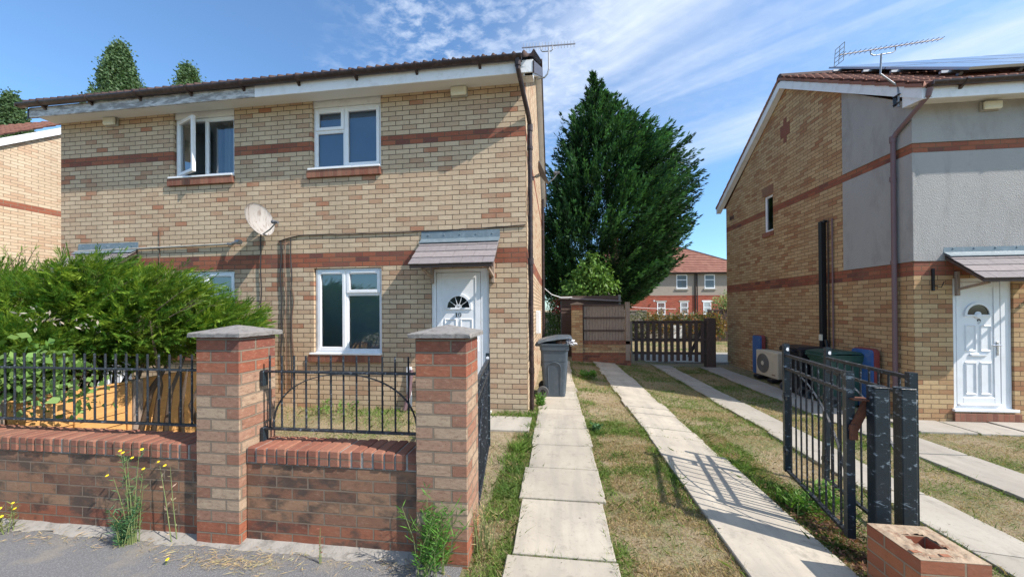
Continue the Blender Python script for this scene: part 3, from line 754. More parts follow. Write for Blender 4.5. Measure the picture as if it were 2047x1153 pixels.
def canopy(parent, x0, x1, z_top, y_out, z_out, label=None, bracket=True):
    m = MB()
    # boarded deck under the slates
    m.prism([(0.0, z_top-.17), (y_out+.02, z_out-.002), (y_out+.02, z_out-.045), (0.0, z_top-.215)], 'x', x0+.012, x1-.012)
    can = m.build('canopy', M['timberd'], parent, label)
    sl = math.atan2((z_top-.14)-z_out, -y_out); L = math.hypot(y_out, z_top-.14-z_out)
    rg = random.Random(int(x0*100)+5)
    n = 4; rows = []
    for k in range(n):
        q = MB(); offs = 0.0 if k % 2 else 0.15; x = x0
        d0, d1 = L*(1-(k)/n), L*(1-(k+1)/n)-.03
        edges = [x0]; t = x0 + .3 - offs
        while t < x1-.06: edges.append(t); t += .3
        edges.append(x1)
        for a, b in zip(edges[:-1], edges[1:]):
            a2, b2 = a+.002, b-.002; j = rg.uniform(-.004,.004)
            def pt(x_, d_, h_): return (x_, -(d_*math.cos(sl)) - h_*math.sin(sl), z_top-.14 - d_*math.sin(sl) + h_*math.cos(sl))
            h0, h1 = .016, .004
            vs = [pt(a2, d0+j, h0), pt(b2, d0+j, h0), pt(b2, max(d1,0), h1), pt(a2, max(d1,0), h1), pt(a2, d0+j, h0-.012), pt(b2, d0+j, h0-.012), pt(b2, max(d1,0), h1-.004), pt(a2, max(d1,0), h1-.004)]
            q.add(vs, [(0,1,2,3),(4,7,6,5),(0,4,5,1),(1,5,6,2),(3,7,4,0)])
        q.build('slate_course', M['slate2'] if k % 2 else M['slate'], can)
    f = MB()
    f.prism([(-.004, z_top), (-.010, z_top), (-.016, z_top-.115), (-.014-.10, z_top-.115-.10*math.tan(sl)+.012), (-.014-.10, z_top-.12-.10*math.tan(sl)+.010), (-.004, z_top-.125)], 'x', x0-.006, x1+.006)
    for i in range(5):
        xx = x0 + (x1-x0)*(.09+.205*i); f.box(xx-.010, xx+.010, -.022, -.0125, z_top-.07, z_top-.05, .003)
    f.build('flashing', M['lead'], can)
    if bracket:
        for xx in (x0+.17, x1-.10):
            b = MB(); b.box(xx-.022, xx+.022, -.045, -.001, z_top-.80, z_top-.42, .004); b.bar((xx, -.03, z_top-.70), (xx, y_out+.10, z_out-.045), .036, .036)
            b.build('bracket', M['timber'], can)
    return can
def bulkhead_light(x0, x1, z0, z1, y, parent_T=None, label='', root=None):
    m = MB(); m.box(x0, x1, y-.035, y-.001, z0, z1, .006)
    c = MB(); c.box(x0+.008, x1-.008, y-.085, y-.036, z0+.008, z1-.008, .018)
    return m, c
def gutter(parent, x0, x1, y, z, r=.056, label=None, brackets=0.9, swap=False):
    m = MB(); n = 10
    for rr, flip in ((r, False), (r-.006, True)):
        k = len(m.v)
        for x in (x0, x1):
            for i in range(n+1):
                t = math.pi + math.pi*i/n
                m.v.append((x, y+rr*math.cos(t), z+rr*math.sin(t)))
        for i in range(n):
            q = (k+i, k+i+1, k+n+2+i, k+n+1+i); m.f.append(q if flip else q[::-1])
    m.box(x0-.004, x0+.004, y-r, y+r, z-r, z); m.box(x1-.004, x1+.004, y-r, y+r, z-r, z)
    x = x0+.45
    while x < x1-.2:
        m.prism([(y-r-.008, z+.010), (y-r-.008, z-.015), (y-r*.6, z-r*.95), (y+.01, z-r-.012), (y+r-.01, z-r-.045), (y+r+.012, z-r-.045), (y+r+.012, z+.002), (y+r, z-.012), (y+.02, z-r+.001), (y-r*.4, z-r*.98)], 'x', x-.018, x+.018)
        x += brackets
    return m.build('gutter', M['gutter'], parent, label)
def downpipe(parent, pts, r, mat, collars=()):
    m = MB(); m.tube(pts, r, 12)
    for (p, q) in collars: m.tube([p, q], r*1.25, 12)
    return m.build('downpipe', mat, parent)

# ------------------------------------------------------------ the left house (a pair of homes under one roof)
house = thing('brick_house', 'long buff brick house with red brick bands and white door numbered ten', 'house', (0,0,0))
HX0, HX1, HD, HT = -8.29, 0.0, 5.8, 4.93
w1 = (-6.00, -4.84, 3.79, 4.93); w2 = (-3.44, -2.27, 3.79, 4.93); w3 = (-3.42, -2.27, 0.84, 2.21); w4 = (-6.00, -4.84, 0.84, 2.21)
dr = (-1.475, -0.565, -0.02, 2.17); dl = (-7.74, -6.83, -0.02, 2.17)
m = MB()
wall_grid(m, HX0, HX1, -0.3, HT, [w1, w2, w3, w4, dr, dl], lambda a, d, z: (a, d, z))
o = m.build('wall', M['brick'], house, 'front wall of buff brick with two red bands')
m = MB(); rz_ = 7.02
wall_grid(m, 0, HD, -0.3, HT, [], lambda a, d, z: (HX1-d, a, z)); m.add([(HX1,0,HT),(HX1,HD,HT),(HX1,HD/2,rz_)], [(0,1,2)])
m.add([(HX0,0,-.3),(HX0,HD,-.3),(HX0,HD,HT),(HX0,HD/2,rz_),(HX0,0,HT)], [(4,3,2,1,0)])
m.quad((HX1,HD,-.3),(HX0,HD,-.3),(HX0,HD,HT),(HX1,HD,HT))
m.build('wall', M['brick'], house, 'gable and rear brick walls')
RF = roof_slope('roof', -8.42, 0.16, -0.36, 5.055, 2.9, 7.17, M['tile'], house, roll=0.143)
roof_slope('roof_slope', -8.42, 0.16, HD+.33, 5.03, 2.9, 7.17, M['tile'], RF, roll=0.143)
MB().tube([(-8.42, 2.9, 7.17), (0.16, 2.9, 7.17)], .11, 10).build('ridge', M['tile'], RF)
gutter(house, -8.50, -0.02, -0.375, 5.035, brackets=0.93)
MB().box(-8.40, -4.16, -.322, -.300, 4.835, 5.00, .003).build('fascia', M['peel'], house, 'peeling grey white fascia over the left half')
MB().box(-4.157, 0.14, -.324, -.300, 4.83, 5.005, .003).build('fascia', M['paintw'], house, 'clean white fascia over the right half')
MB().box(-8.40, 0.13, -.299, -.002, 4.895, 4.925).build('soffit', M['soffit'], house)
# gable verge: barge board, undercloak, boxed eaves end
m = MB()
for (ya, za, yb, zb) in ((-.33, 4.98, 2.9, 7.09), (HD+.33, 4.98, 2.9, 7.09)):
    MB().prism([(ya, za), (yb, zb), (yb, zb-.20), (ya, za-.17)], 'x', 0.135, 0.155).build('bargeboard', M['gutter'], house); MB().prism([(ya, za), (yb, zb), (yb, zb-.20), (ya, za-.17)], 'x', -8.42, -8.395).build('bargeboard', M['gutter'], house)
m = MB()
for (ya, za, yb, zb) in ((-.30, 4.97, 2.9, 7.06), (HD+.30, 4.97, 2.9, 7.06)): m.prism([(ya, za-.14), (yb, zb-.15), (yb, zb-.18), (ya, za-.17)], 'x', 0.003, 0.134)
m.prism([(-.30, 4.80), (-.30, 5.0), (.03, 5.0), (.03, 4.93)], 'x', 0.02, 0.13)
m.build('verge_soffit', M['paintw'], house)
# windows
w_ul = window(house, w1[0]+.01, w1[1]-.004, 3.80, 4.80, .045, [(0, .5, 0, 1, 'open'), (.5, 1, 0, 1, 'fixed')], mull=[.5], label='upper left window with its left casement swung open', curtain=[(.52, .60), (.66, 1.0)])
w_ur = window(house, w2[0]+.004, w2[1]-.004, 3.80, 4.80, .045, [(0, .46, .62, 1, 'sash'), (0, .46, 0, .62, 'fixed'), (.46, 1, 0, 1, 'sash')], mull=[.46], trans=[(0, .46, .62)], label='upper right window', curtain=[(.03,.10)])
w_g = window(house, w3[0]+.004, w3[1]-.004, .865, 2.205, .045, [(0, .46, 0, 1, 'sash'), (.46, 1, .70, 1, 'sash'), (.46, 1, 0, .70, 'fixed')], mull=[.46], trans=[(.46, 1, .70)], label='ground floor window beside the door', curtain=[(.0,.10)])
w_gl = window(house, w4[0]+.004, w4[1]-.004, .865, 2.205, .045, [(0, .5, 0, 1, 'sash'), (.5, 1, .70, 1, 'sash'), (.5, 1, 0, .70, 'fixed')], mull=[.5], trans=[(.5, 1, .70)], label='ground floor window half hidden by the hedge')
for (w, q) in ((w1, w_ul), (w2, w_ur)):
    MB().box(w[0]+.003, w[1]-.003, .030, .060, 4.803, 4.925).build('head_board', M['paintw'], q)
for (w, q, bz) in ((w1, w_ul, 3.79), (w2, w_ur, 3.79), (w3, w_g, .855), (w4, w_gl, .855)):
    MB().box(w[0]-.045, w[1]+.003, -.055, .07, bz-.016, bz+.014, .004).build('sill', M['upvc'], q)
    MB().box(w[0]-.075, w[1]+.004, -.042, .0, bz-.135, bz-.018, .004).build('brick_sill', M['redb'], q)
door(house, dr[0], dr[1], .02, 2.165, .035, -1.40, -.70, '10', outer=(dr[0]+.003, dr[1]-.003), letterbox=False)
door(house, dl[0], dl[1], .02, 2.165, .035, -7.67, -6.97, ' ', outer=(dl[0]+.003, dl[1]-.003), letterbox=True)
canopy(house, -1.61, -.40, 2.735, -.52, 2.165, 'slated door canopy over door ten')
canopy(house, -7.90, -6.69, 2.735, -.52, 2.165, 'slated door canopy behind the hedge')
downpipe(house, [(-.07, -.375, 4.99), (-.065, -.36, 4.86), (-.01, -.19, 4.62), (.045, -.03, 4.40), (.062, .06, 4.28), (.062, .06, 0.02)], .034, M['gutter'],
         [((.062,.06,4.30),(.062,.06,4.20)), ((.062,.06,3.92),(.062,.06,3.97)), ((.062,.06,2.20),(.062,.06,2.30)), ((.062,.06,.58),(.062,.06,.66)), ((-.07,-.375,4.99),(-.066,-.365,4.90))])
downpipe(house, [(.05, 5.6, 4.9), (.05, 5.6, 0.0)], .045, M['gutter'])
m = MB(); m.tube([(.028,.02,4.6)] + [(.028+.008*math.sin(i*1.7), .02, 4.5-i*.22) for i in range(18)], .006, 6); m.build('cable', M['cable'], house)
MB().box(.001, .10, 2.2, 2.42, 1.02, 1.50, .012).build('meter_box', M['upvc'], house)
MB().tube([(.04,.55,0.0),(.04,.55,1.32),(.04,.62,1.36)], .016, 8).build('waste_pipe', M['upvc'], house)
for (w, q, za, zb, cc_) in ((w2, w_ur, 3.84, 4.76, 'pane_sheen_blue'), (w3, w_g, .90, 2.16, 'pane_sheen_grey'), (w4, w_gl, .90, 2.16, 'pane_sheen_grey')):  # sheets added behind the glass; their colour paints in the panes' reflected tone
    if cc_ not in M: M[cc_] = mat_plain(cc_.replace('_', ' '), (.26,.38,.50) if cc_ == 'pane_sheen_blue' else (.50,.62,.64), 0.9, var=0.12, scale=2)
    MB().quad((w[0]+.05,.118,za),(w[1]-.05,.118,za),(w[1]-.05,.118,zb),(w[0]+.05,.118,zb)).build('pane_backing', M[cc_], q)
# bulkhead lamps under the soffit
def lamp_part(parent, cx, cz, w, h, y, cat_label):
    root = thing('wall_light', cat_label, 'light', (cx, y, cz)) if parent is None else None
    m, c = bulkhead_light(cx-w/2, cx+w/2, cz-h/2, cz+h/2, y)
    m.build('back_plate', M['conc'], root or parent); c.build('cover', M['ltshade'], root or parent)
lamp_part(None, -7.19, 4.825, .25, .145, 0, 'boxy cream wall light under the peeling fascia of the left house')
lamp_part(None, -1.00, 4.825, .26, .150, 0, 'boxy cream wall light under the clean fascia above door ten')
# wiring across the front
def sag(p, q, s, n=10, jit=0.0):
    p = Vector(p); q = Vector(q)
    return [p.lerp(q, i/n) + Vector((0, 0, -s*4*(i/n)*(1-i/n) + (jit*noise.noise(Vector((i*1.3+p.x, 0, 0))) if 0 < i < n else 0))) for i in range(n+1)]
o = MB().tube(sag((-4.02,-.012,2.66),(-3.55,-.012,2.745),-.02,6)+sag((-3.55,-.012,2.745),(-.01,-.012,2.78),.025,26,.012), .009, 6).build('cable', M['cable'], house, 'black cable run along the front above the canopy')
for (x, z0_, z1_, s, mt) in ((-3.98,.3,2.66,1,'cable'), (-3.90,.25,2.68,2,'cableb'), (-3.80,.3,2.70,3,'cable'), (-3.78,.3,1.9,5,'cableb'), (-4.33,.75,2.82,4,'cable')):
    MB().tube([(x + .035*noise.noise(Vector((s*7.3, i*.33, 0))), -.012-.004*s%.02, z0_+(z1_-z0_)*i/18) for i in range(19)], .006 if mt == 'cableb' else .010, 6).build('cable', M[mt], house)
MB().tube([(-7.95,-.03,2.60),(-6.6,-.03,2.618),(-4.86,-.03,2.645)], .017, 8).build('conduit', M['conc'], house, 'pale conduit ending in a camera bracket')
MB().tube([(-6.26,-.01,2.93),(-6.255,-.01,1.9)], .006, 6).build('cable', M['cableb'], house)
m = MB(); m.tube([(-4.92,-.03,2.645),(-4.80,-.10,2.62),(-4.68,-.12,2.655)], .024, 10); m.lathe([(0,0),(.038,.01),(.042,.07),(.034,.10),(0,.10)], (-4.66,-.14,2.65), 12, axis=(1,-.3,-.1))
o = m.build('security_camera', M['galv']); tag(o, 'small grey camera at the end of the pale conduit', 'camera')

# ------------------------------------------------------------ satellite dishes
def sat_dish(name, c, aim, rx, rz_, mat, label, wall, lnb_len=0.42, arm_mat='galv'):
    root = thing(name, label, 'satellite dish', c)
    c = Vector(c); a = Vector(aim).normalized()
    up = (Vector((0,0,1)) - a*a.z).normalized(); s = a.cross(up)
    m = MB(); n = 36; rows = 7
    for side in (0, 1):
        k = len(m.v)
        for i in range(rows+1):
            q = i/rows
            for j in range(n):
                t = 2*math.pi*j/n
                m.v.append(tuple(c + s*(rx*q*math.cos(t)) + up*(rz_*q*math.sin(t)) + a*(0.075*q*q - side*.006)))
        for i in range(rows):
            for j in range(n):
                f = (k+i*n+j, k+i*n+(j+1)%n, k+(i+1)*n+(j+1)%n, k+(i+1)*n+j); m.f.append(f if side else f[::-1])
    k = rows*n; k2 = (rows+1)*n + rows*n
    for j in range(n): m.f.append((k+j, k+(j+1)%n, k2+(j+1)%n, k2+j))
    d = m.build('reflector', mat, root, smooth=True)
    m = MB(); p0 = c - up*rz_*.92 + a*.06; p1 = c - up*rz_*.55 + a*lnb_len
    m.tube([p0, p0.lerp(p1, .5) - up*.02, p1], .010, 8); m.build('arm', M[arm_mat], root)
    m = MB(); dd = (c - p1).normalized(); m.lathe([(0,-.03),(.020,-.03),(.022,.03),(.030,.04),(.030,.075),(0,.08)], p1, 14, axis=dd); m.build('receiver', M['dishd'], root, smooth=False)
    m = MB(); m.tube([c - a*.01, c - a*.09], .03, 10); m.tube([c - a*.09, Vector(wall)], .016, 8); w = Vector(wall)
    m.box(w.x-.05, w.x+.05, w.y-.05, w.y+.05, w.z-.06, w.z+.06) if False else m.lathe([(0,0),(.06,0),(.06,.012),(0,.012)], wall, 12, axis=(c-w).normalized())
    m.build('wall_bracket', M['galv'], root)
    return root
sat_dish('satellite_dish', (-4.15,-.30,2.93), (.99,-.13,.26), .235, .26, M['dish'], 'rusty pale satellite dish on the front of the left house', (-4.40,-.012,2.88), .36)
sat_dish('satellite_dish', (.16,1.25,4.00), (.90,-.05,.40), .21, .23, M['dishd'], 'dark satellite dish on the gable of the left house', (.012,1.28,3.96), .30)

# ------------------------------------------------------------ aerials
def aerial(name, p0, p1, n, el, mast, label, cradle, up=(0,0,1), eldir=(0,1,0), reflector=False, boom_mat='alu', r=.009):
    p0 = Vector(p0); p1 = Vector(p1); e = Vector(eldir).normalized()
    root = thing(name, label, 'aerial', mast[-1])
    MB().bar(p0, p1, r*1.6, r*1.6).build('boom', M[boom_mat], root)
    m = MB()
    for i in range(n):
        q = p0.lerp(p1, (i+.6)/n); L = el*(1-.25*i/n); m.tube([q - e*L, q + e*L], .0045, 5)
    m.build('elements', M['galv'], root)
    if reflector:
        m = MB(); d = (p1-p0).normalized(); sd = d.cross(e).normalized()
        for k in (-1.0,-.5,0,.5,1.0): m.tube([p0 + sd*(k*.13) - e*.16, p0 + sd*(k*.13) + e*.16], .005, 5)
        for k in (-1,0,1): m.tube([p0 - sd*.13 + e*(k*.16), p0 + sd*.13 + e*(k*.16)], .005, 5)
        m.build('reflector', M['galv'], root)
    m = MB(); a, b = p0.lerp(p1, cradle[0]), p0.lerp(p1, cradle[1]); dz = Vector((0,0,-cradle[2])); t = mast[0]
    m.tube([a, a+dz*.7, a.lerp(b,.12)+dz, a.lerp(b,.88)+dz, b+dz*.7, b], .008, 8); m.build('cradle', M['galv'], root)
    MB().tube(mast, .013, 8).build('mast', M['galv'], root)
    return root
aerial('tv_aerial', (-.10,.6,5.87), (.775,.6,5.85), 17, .085, [(.344,.6,5.84),(.342,.6,5.47),(.32,.6,5.40),(.27,.6,5.345),(.15,.6,5.33)], 'thin comb shaped aerial on the roof corner of the left house', (.36,.58,.09), eldir=(0,.25,1))

# ------------------------------------------------------------ the right house (number nine)
A9 = 0.023
h9 = thing('brick_house', 'golden brick house with grey rendered front corner and white door numbered nine', 'house', (6.072, 1.141, 0), A9, local=True)
RW = 9.5; D9 = 5.83; T9 = 4.78; AP = 6.95
d9 = (.545, 1.385, -.095, 1.975)
sw = (3.46, 3.84, 3.52, 4.48)      # small gable window, along the side wall
m = MB(); wall_grid(m, 0, RW, -.5, 2.25, [d9], lambda a, d, z: (a, d, z)); wall_grid(m, 0, RW, 3.975, 4.125, [], lambda a, d, z: (a, d, z))
m.build('wall', M['brick9'], h9, 'front brickwork of the right house')
m = MB()
def side_put(a, d, z): return (d, D9-a, z)
hs = (D9-sw[1], D9-sw[0], sw[2], sw[3])
wall_grid(m, 0, D9, -.5, T9, [hs], side_put, depth=.08)
m.add([(0,D9,T9),(0,0,T9),(0,D9/2,AP)], [(0,1,2)]); m.quad((RW,D9,-.5),(0,D9,-.5),(0,D9,T9),(RW,D9,T9)); m.quad((RW,0,-.5),(RW,D9,-.5),(RW,D9,T9),(RW,0,T9))
m.build('wall', M['brick9'], h9, 'golden brick gable wall with two red bands')
m = MB()
# roughcast coat, front and the first metre and a bit of the gable
wall_grid(m, -.012, RW, 2.252, 3.972, [], lambda a, d, z: (a, -.012, z)); wall_grid(m, -.012, RW, 4.128, 4.80, [], lambda a, d, z: (a, -.012, z))
for z0_, z1_ in ((2.252, 3.972), (4.128, 4.80)):
    m.quad((-.012,1.31,z0_),(-.012,-.012,z0_),(-.012,-.012,z1_),(-.012,1.31,z1_)); m.quad((-.012,1.31,z0_),(-.012,1.31,z1_),(0,1.31,z1_),(0,1.31,z0_))
    m.quad((-.012,-.012,z0_),(-.012,1.31,z0_),(0,1.31,z0_),(0,0,z0_)); m.quad((-.012,-.012,z1_),(0,0,z1_),(0,1.31,z1_),(-.012,1.31,z1_))
    m.quad((-.012,-.012,z0_),(0,0,z0_),(RW,0,z0_),(RW,-.012,z0_))
slp = (AP-T9)/(D9/2)
m.add([(-.012,-.012,4.80),(-.012,1.31,4.80),(-.012,1.31,T9+slp*1.31),(-.012,.03,4.80)], [(0,3,2,1)])
m.build('render_coat', M['render'], h9, 'grey roughcast render')
MB().box(-.024, .012, -.024, .012, 2.255, 3.97, .003).build('corner_bead', M['render'], h9)
R9 = roof_slope('roof', -.16, RW, -.33, 4.86, D9/2, 7.10, M['tile2'], h9, roll=.15)
roof_slope('roof_slope', -.16, RW, D9+.33, 4.86, D9/2, 7.10, M['tile2'], R9, roll=.15)
MB().tube([(-.16,D9/2,7.09),(RW,D9/2,7.09)], .10, 10).build('ridge', M['tile'], R9)
# verge tiles stepping up the rake
m = MB()
for (ya, yb) in ((-.33, D9/2), (D9+.33, D9/2)):
    n = 13
    for i in range(n):
        t0, t1 = i/n, (i+1)/n
        y0, y1 = ya+(yb-ya)*t0, ya+(yb-ya)*t1; z0_, z1_ = 4.86+(7.10-4.86)*t0, 4.86+(7.10-4.86)*t1
        m.prism([(y0, z0_+.025), (y1, z1_+.002), (y1, z1_-.055), (y0, z0_-.035)], 'x', -.178, -.02)
m.build('verge_tiles', M['tile2'], R9)
m = MB()
for (ya, yb) in ((-.32, D9/2), (D9+.32, D9/2)):
    m.prism([(ya, 4.83), (yb, 7.03), (yb, 6.85), (ya, 4.66)], 'x', -.155, -.135)
    m.prism([(ya, 4.69), (yb, 6.88), (yb, 6.86), (ya, 4.67)], 'x', -.134, -.013)
m.prism([(-.32, 4.66), (-.32, 4.84), (.0, 4.98), (.0, 4.70)], 'x', -.134, -.02)
m.build('bargeboard', M['paintw'], h9)
m = MB()
for (ya, yb) in ((-.32, D9/2), (D9+.32, D9/2)): m.prism([(ya, 4.845), (yb, 7.06), (yb, 7.04), (ya, 4.833)], 'x', -.165, -.02)
m.build('mortar_bedding', M['mastic'], R9)
MB().box(-.13, RW, -.318, -.298, 4.66, 4.835, .003).build('fascia', M['paintw'], h9)
MB().box(-.13, RW, -.297, -.013, 4.735, 4.76).build('soffit', M['soffit'], h9)
gutter(h9, -.10, RW, -.375, 4.87, brackets=.9)
downpipe(h9, [(-.08,-.36,4.80),(-.08,-.33,4.70),(-.05,.19,4.40),(-.06,.24,4.32),(-.06,.25,-.25)], .034, M['mauve'], [((-.06,.245,4.36),(-.06,.245,4.26)),((-.06,.25,2.30),(-.06,.25,2.23)),((-.06,.25,3.62),(-.06,.25,3.69)),((-.06,.25,.35),(-.06,.25,.42))])
door(h9, d9[0], d9[1], -.07, 1.975, .03, d9[0]+.075, d9[1]-.145, '9', sunburst=False, outer=(d9[0]+.003, d9[1]-.003))
MB().box(d9[0]-.02, d9[1]+.06, -.035, -.002, -.26, -.135, .004).build('step', M['redb'], h9)
canopy(h9, .42, 1.85, 2.50, -.52, 1.93, 'slated door canopy over door nine')
m = MB(); m.box(.245, .275, -.03, -.001, 1.78, 2.13, .003); m.tube([(.26,-.03,1.86),(.33,-.06,1.83),(.40,-.03,1.92)], .006, 6); m.build('cable_clip', M['black'], h9)
TS = Matrix.Rotation(-math.pi/2, 4, 'Z')
# gable window: built facing -y, then turned to face the drive
TW = Matrix(((0,1,0,0),(-1,0,0,D9),(0,0,1,0),(0,0,0,1)))
wg = window(h9, hs[0]+.004, hs[1]-.004, sw[2]+.005, sw[3]-.005, .035, [(0,1,0,1,'fixed')], T=TW, fr=.042, name='window', label='small tall window in the gable')
MB().box(-.03, .0, sw[0]-.03, sw[1]+.05, 3.40, 3.518, .004).build('brick_sill', M['redb'], wg)
MB().box(-.004, .0, sw[0]-.03, sw[1]+.06, 4.485, 4.72).build('brick_head', M['redb'], wg)
# brick cross in the gable
m = MB()
for (dy, z0_, z1_) in ((.055, 5.55, 6.15), (.165, 5.70, 6.0)): m.box(-.006, .0, 2.97-dy, 2.97+dy, z0_, z1_) if dy < .1 else m.box(-.0085, -.0005, 2.97-dy, 2.97+dy, z0_, z1_)
m.build('brick_cross', M['redb'], h9)
m = MB()
for i in range(4): m.box(-.012, -.001, 5.35, 5.60, 4.30+i*.03, 4.322+i*.03)
m.build('vent', M['tile'], h9)
MB().box(-.10, -.002, 1.745, 1.825, .62, 3.33, .004).build('duct', M['black'], h9, 'tall black boxed duct on the gable')
m = MB(); m.tube([(-.03,1.66,.70),(-.03,1.66,3.30)], .014, 8); m.build('pipe', M['gutter'], h9)
m = MB(); m.tube([(-.03,1.55,.45),(-.03,1.55,3.34)], .014, 8); m.build('pipe', M['mauve'], h9)
MB().tube([(-.06,1.70,.86),(-.06,1.66,.62),(-.06,1.78,.35)], .03, 8).build('pipe_elbow', M['black'], h9); MB().tube([(-.03,1.69,3.31),(-.09,1.69,3.31)], .03, 10).build('pipe_elbow', M['black'], h9)
MB().box(-.13, -.10, 1.72, 1.80, .84, .97, .005).build('switch_box', M['ltshade'], h9)
# solar panels on the front slope
s9 = thing('solar_panels', 'row of dark solar panels with aluminium frames on the right house roof', 'solar panels', (6.072, 1.141, 0), A9, local=True)
L9 = math.hypot(D9/2+.33, 2.24); cs, sn = (D9/2+.33)/L9, 2.24/L9
for i in range(7):
    for j in range(2):
        x0 = .75 + i*1.02 - (0.0 if j == 0 else -.0); d0 = .42 + j*1.66
        def pt(x, d, h): return (x, -.33 + d*cs - h*sn, 4.86 + d*sn + h*cs)
        a, b, c_, d_ = x0, x0+1.0, d0, d0+1.63
        m = MB(); vs = [pt(a,c_,.13),pt(b,c_,.13),pt(b,d_,.13),pt(a,d_,.13),pt(a,c_,.165),pt(b,c_,.165),pt(b,d_,.165),pt(a,d_,.165)]
        m.add(vs, [(3,2,1,0),(4,5,6,7),(0,1,5,4),(1,2,6,5),(2,3,7,6),(3,0,4,7)])
        pf = m.build('panel', M['frameal'], s9)
        m = MB(); e = .03; m.quad(pt(a+e,c_+e,.168), pt(b-e,c_+e,.168), pt(b-e,d_-e,.168), pt(a+e,d_-e,.168)); m.build('cells', M['panel'], pf)
m = MB()
for d in (.7, 1.7, 2.4, 3.3):
    m.bar(pt(.6, d, .10), pt(8.0, d, .10), .04, .04)
for i in range(9):
    m.bar(pt(.9+i*.85, .7, .04), pt(.9+i*.85, .7, .10), .05, .05)
m.build('rail', M['galv'], s9)
c9, n9 = math.cos(A9), math.sin(A9)
def W9(x, y, z=0.0): return (6.072 + x*c9 - y*n9, 1.141 + x*n9 + y*c9, z)
aerial('tv_aerial', W9(-.97,.1,5.69), W9(.555,.1,5.83), 20, .12, [W9(-.341,.1,5.66), W9(-.360,.1,5.33), W9(-.15,.05,5.08), W9(-.158,.03,4.98), W9(-.158,.03,4.74)], 'long aerial with grid reflector on a cranked mast at the right house eave', (.31,.55,.10), eldir=(.25,.95,.25), reflector=True)
m = MB(); m.box(-.19,-.160,-.01,.10,4.79,4.805,.004); m.box(-.19,-.160,-.01,.10,4.92,4.935,.004); m.box(-.164,-.155,.06,.12,4.775,4.95,.004); m.build('aerial_bracket', M['black'], h9)
l9 = thing('wall_light', 'boxy cream wall light on the grey render above door nine', 'light', W9(1.06,0,4.63))
m, c = bulkhead_light(*(W9(.93,0)[0], W9(1.19,0)[0]), 4.56, 4.70, W9(1.06,-.012)[1]-.001); m.build('back_plate', M['conc'], l9); c.build('cover', M['ltshade'], l9)

# ------------------------------------------------------------ house beyond the left house
hn = thing('brick_house', 'pale brick gable of the next house at the far left', 'house', (-13.0,0,0))
m = MB(); U = -12.5; SL = .77
m.add([(U,-2.6,-.4),(U,5.4,-.4),(U,5.4,5.75),(U,3.4,7.02),(U,-2.6,2.42)], [(0,1,2,3,4)])
m.build('wall', M['brickN'], hn)
m = MB(); m.quad((U-8,-2.6,-.4),(U,-2.6,-.4),(U,-2.6,2.5),(U-8,-2.6,2.5)); m.build('wall', M['brickN'], hn)
m = MB(); m.prism([(-2.9,2.27+.05),(3.4,7.1),(3.4,6.93),(-2.9,2.12)], 'x', U+.03, U+.09); m.build('bargeboard', M['paintw'], hn)
o = roof_slope('roof', U-8, U+.14, -2.9, 2.34, 3.4, 7.17, M['tile2'], hn, roll=.3)

# ------------------------------------------------------------ front boundary: walls, piers, railings
def pier(x, y, label, w=.322, h=1.362):
    root = thing('brick_pier', label, 'pier', (x, y, 0), group='brick piers of the front wall')
    MB().box(x, x+w, y, y+.30, -.2, h, .004).build('shaft', M['pier'], root)
    o_ = .032; m = MB(); z = h+.004; t = .028
    X0, X1, Y0, Y1 = x-o_, x+w+o_, y-o_, y+.30+o_
    n = 10; V = []; F = []
    def rim(q, zz, jit):
        pts = []
        for (a, b) in (((X0,Y0),(X1,Y0)),((X1,Y0),(X1,Y1)),((X1,Y1),(X0,Y1)),((X0,Y1),(X0,Y0))):
            for i in range(n):
                px_, py_ = a[0]+(b[0]-a[0])*i/n, a[1]+(b[1]-a[1])*i/n
                cx, cy = (X0+X1)/2, (Y0+Y1)/2
                px_, py_ = px_+(cx-px_)*q, py_+(cy-py_)*q
                j = jit*noise.noise(Vector((px_*37, py_*37, zz*51)))
                pts.append((px_+j, py_+j, zz+j*.7))
        return pts
    for q, zz, jt in ((.14, z, 0), (0, z, .004), (0, z+t*.8, .007), (.02, z+t, .005), (.35, z+t+.016, .004), (.7, z+t+.033, .003), (.97, z+t+.045, .001)): V += rim(q, zz, jt)
    N4 = 4*n
    for r_ in range(6):
        for i in range(N4): F.append((r_*N4+i, r_*N4+(i+1)%N4, (r_+1)*N4+(i+1)%N4, (r_+1)*N4+i))
    me = MB(); me.add(V, F + [tuple(range(6*N4, 7*N4)), tuple(range(N4))[::-1]]); me.build('cap', M['cap'], root)
    return root
pier(-1.952, -3.12, 'left brick pier with a pyramid concrete cap, beside the hedge')
pier(-.427, -3.12, 'right brick pier with a pyramid concrete cap, beside the driveway')
def garden_wall(x0, x1, label):
    root = thing('garden_wall', label, 'wall', ((x0+x1)/2, -3.0, 0), group='low front garden walls')
    MB().box(x0, x1, -3.07, -2.86, -.2, .527).build('brickwork', M['gwall'], root)
    m = MB(); x = x0+.003; rg = random.Random(int(abs(x0)*100))
    while x < x1-.02:
        xe = min(x+.0655, x1-.003); dz = rg.uniform(-.004,.004); dy = rg.uniform(-.006,.006)
        m.box(x, xe, -3.082+dy, -2.858+dy, .530, .634+dz, .007); x += .0745
    m.build('coping', M['coping'], root)
    MB().box(x0, x1, -3.074, -2.866, .528, .626).build('mortar_bed', M['mastic'], root)
    return root
garden_wall(-7.2, -1.955, 'long low brick wall with brick on edge coping left of the piers')
garden_wall(-1.622, -.430, 'short low brick wall between the two piers')
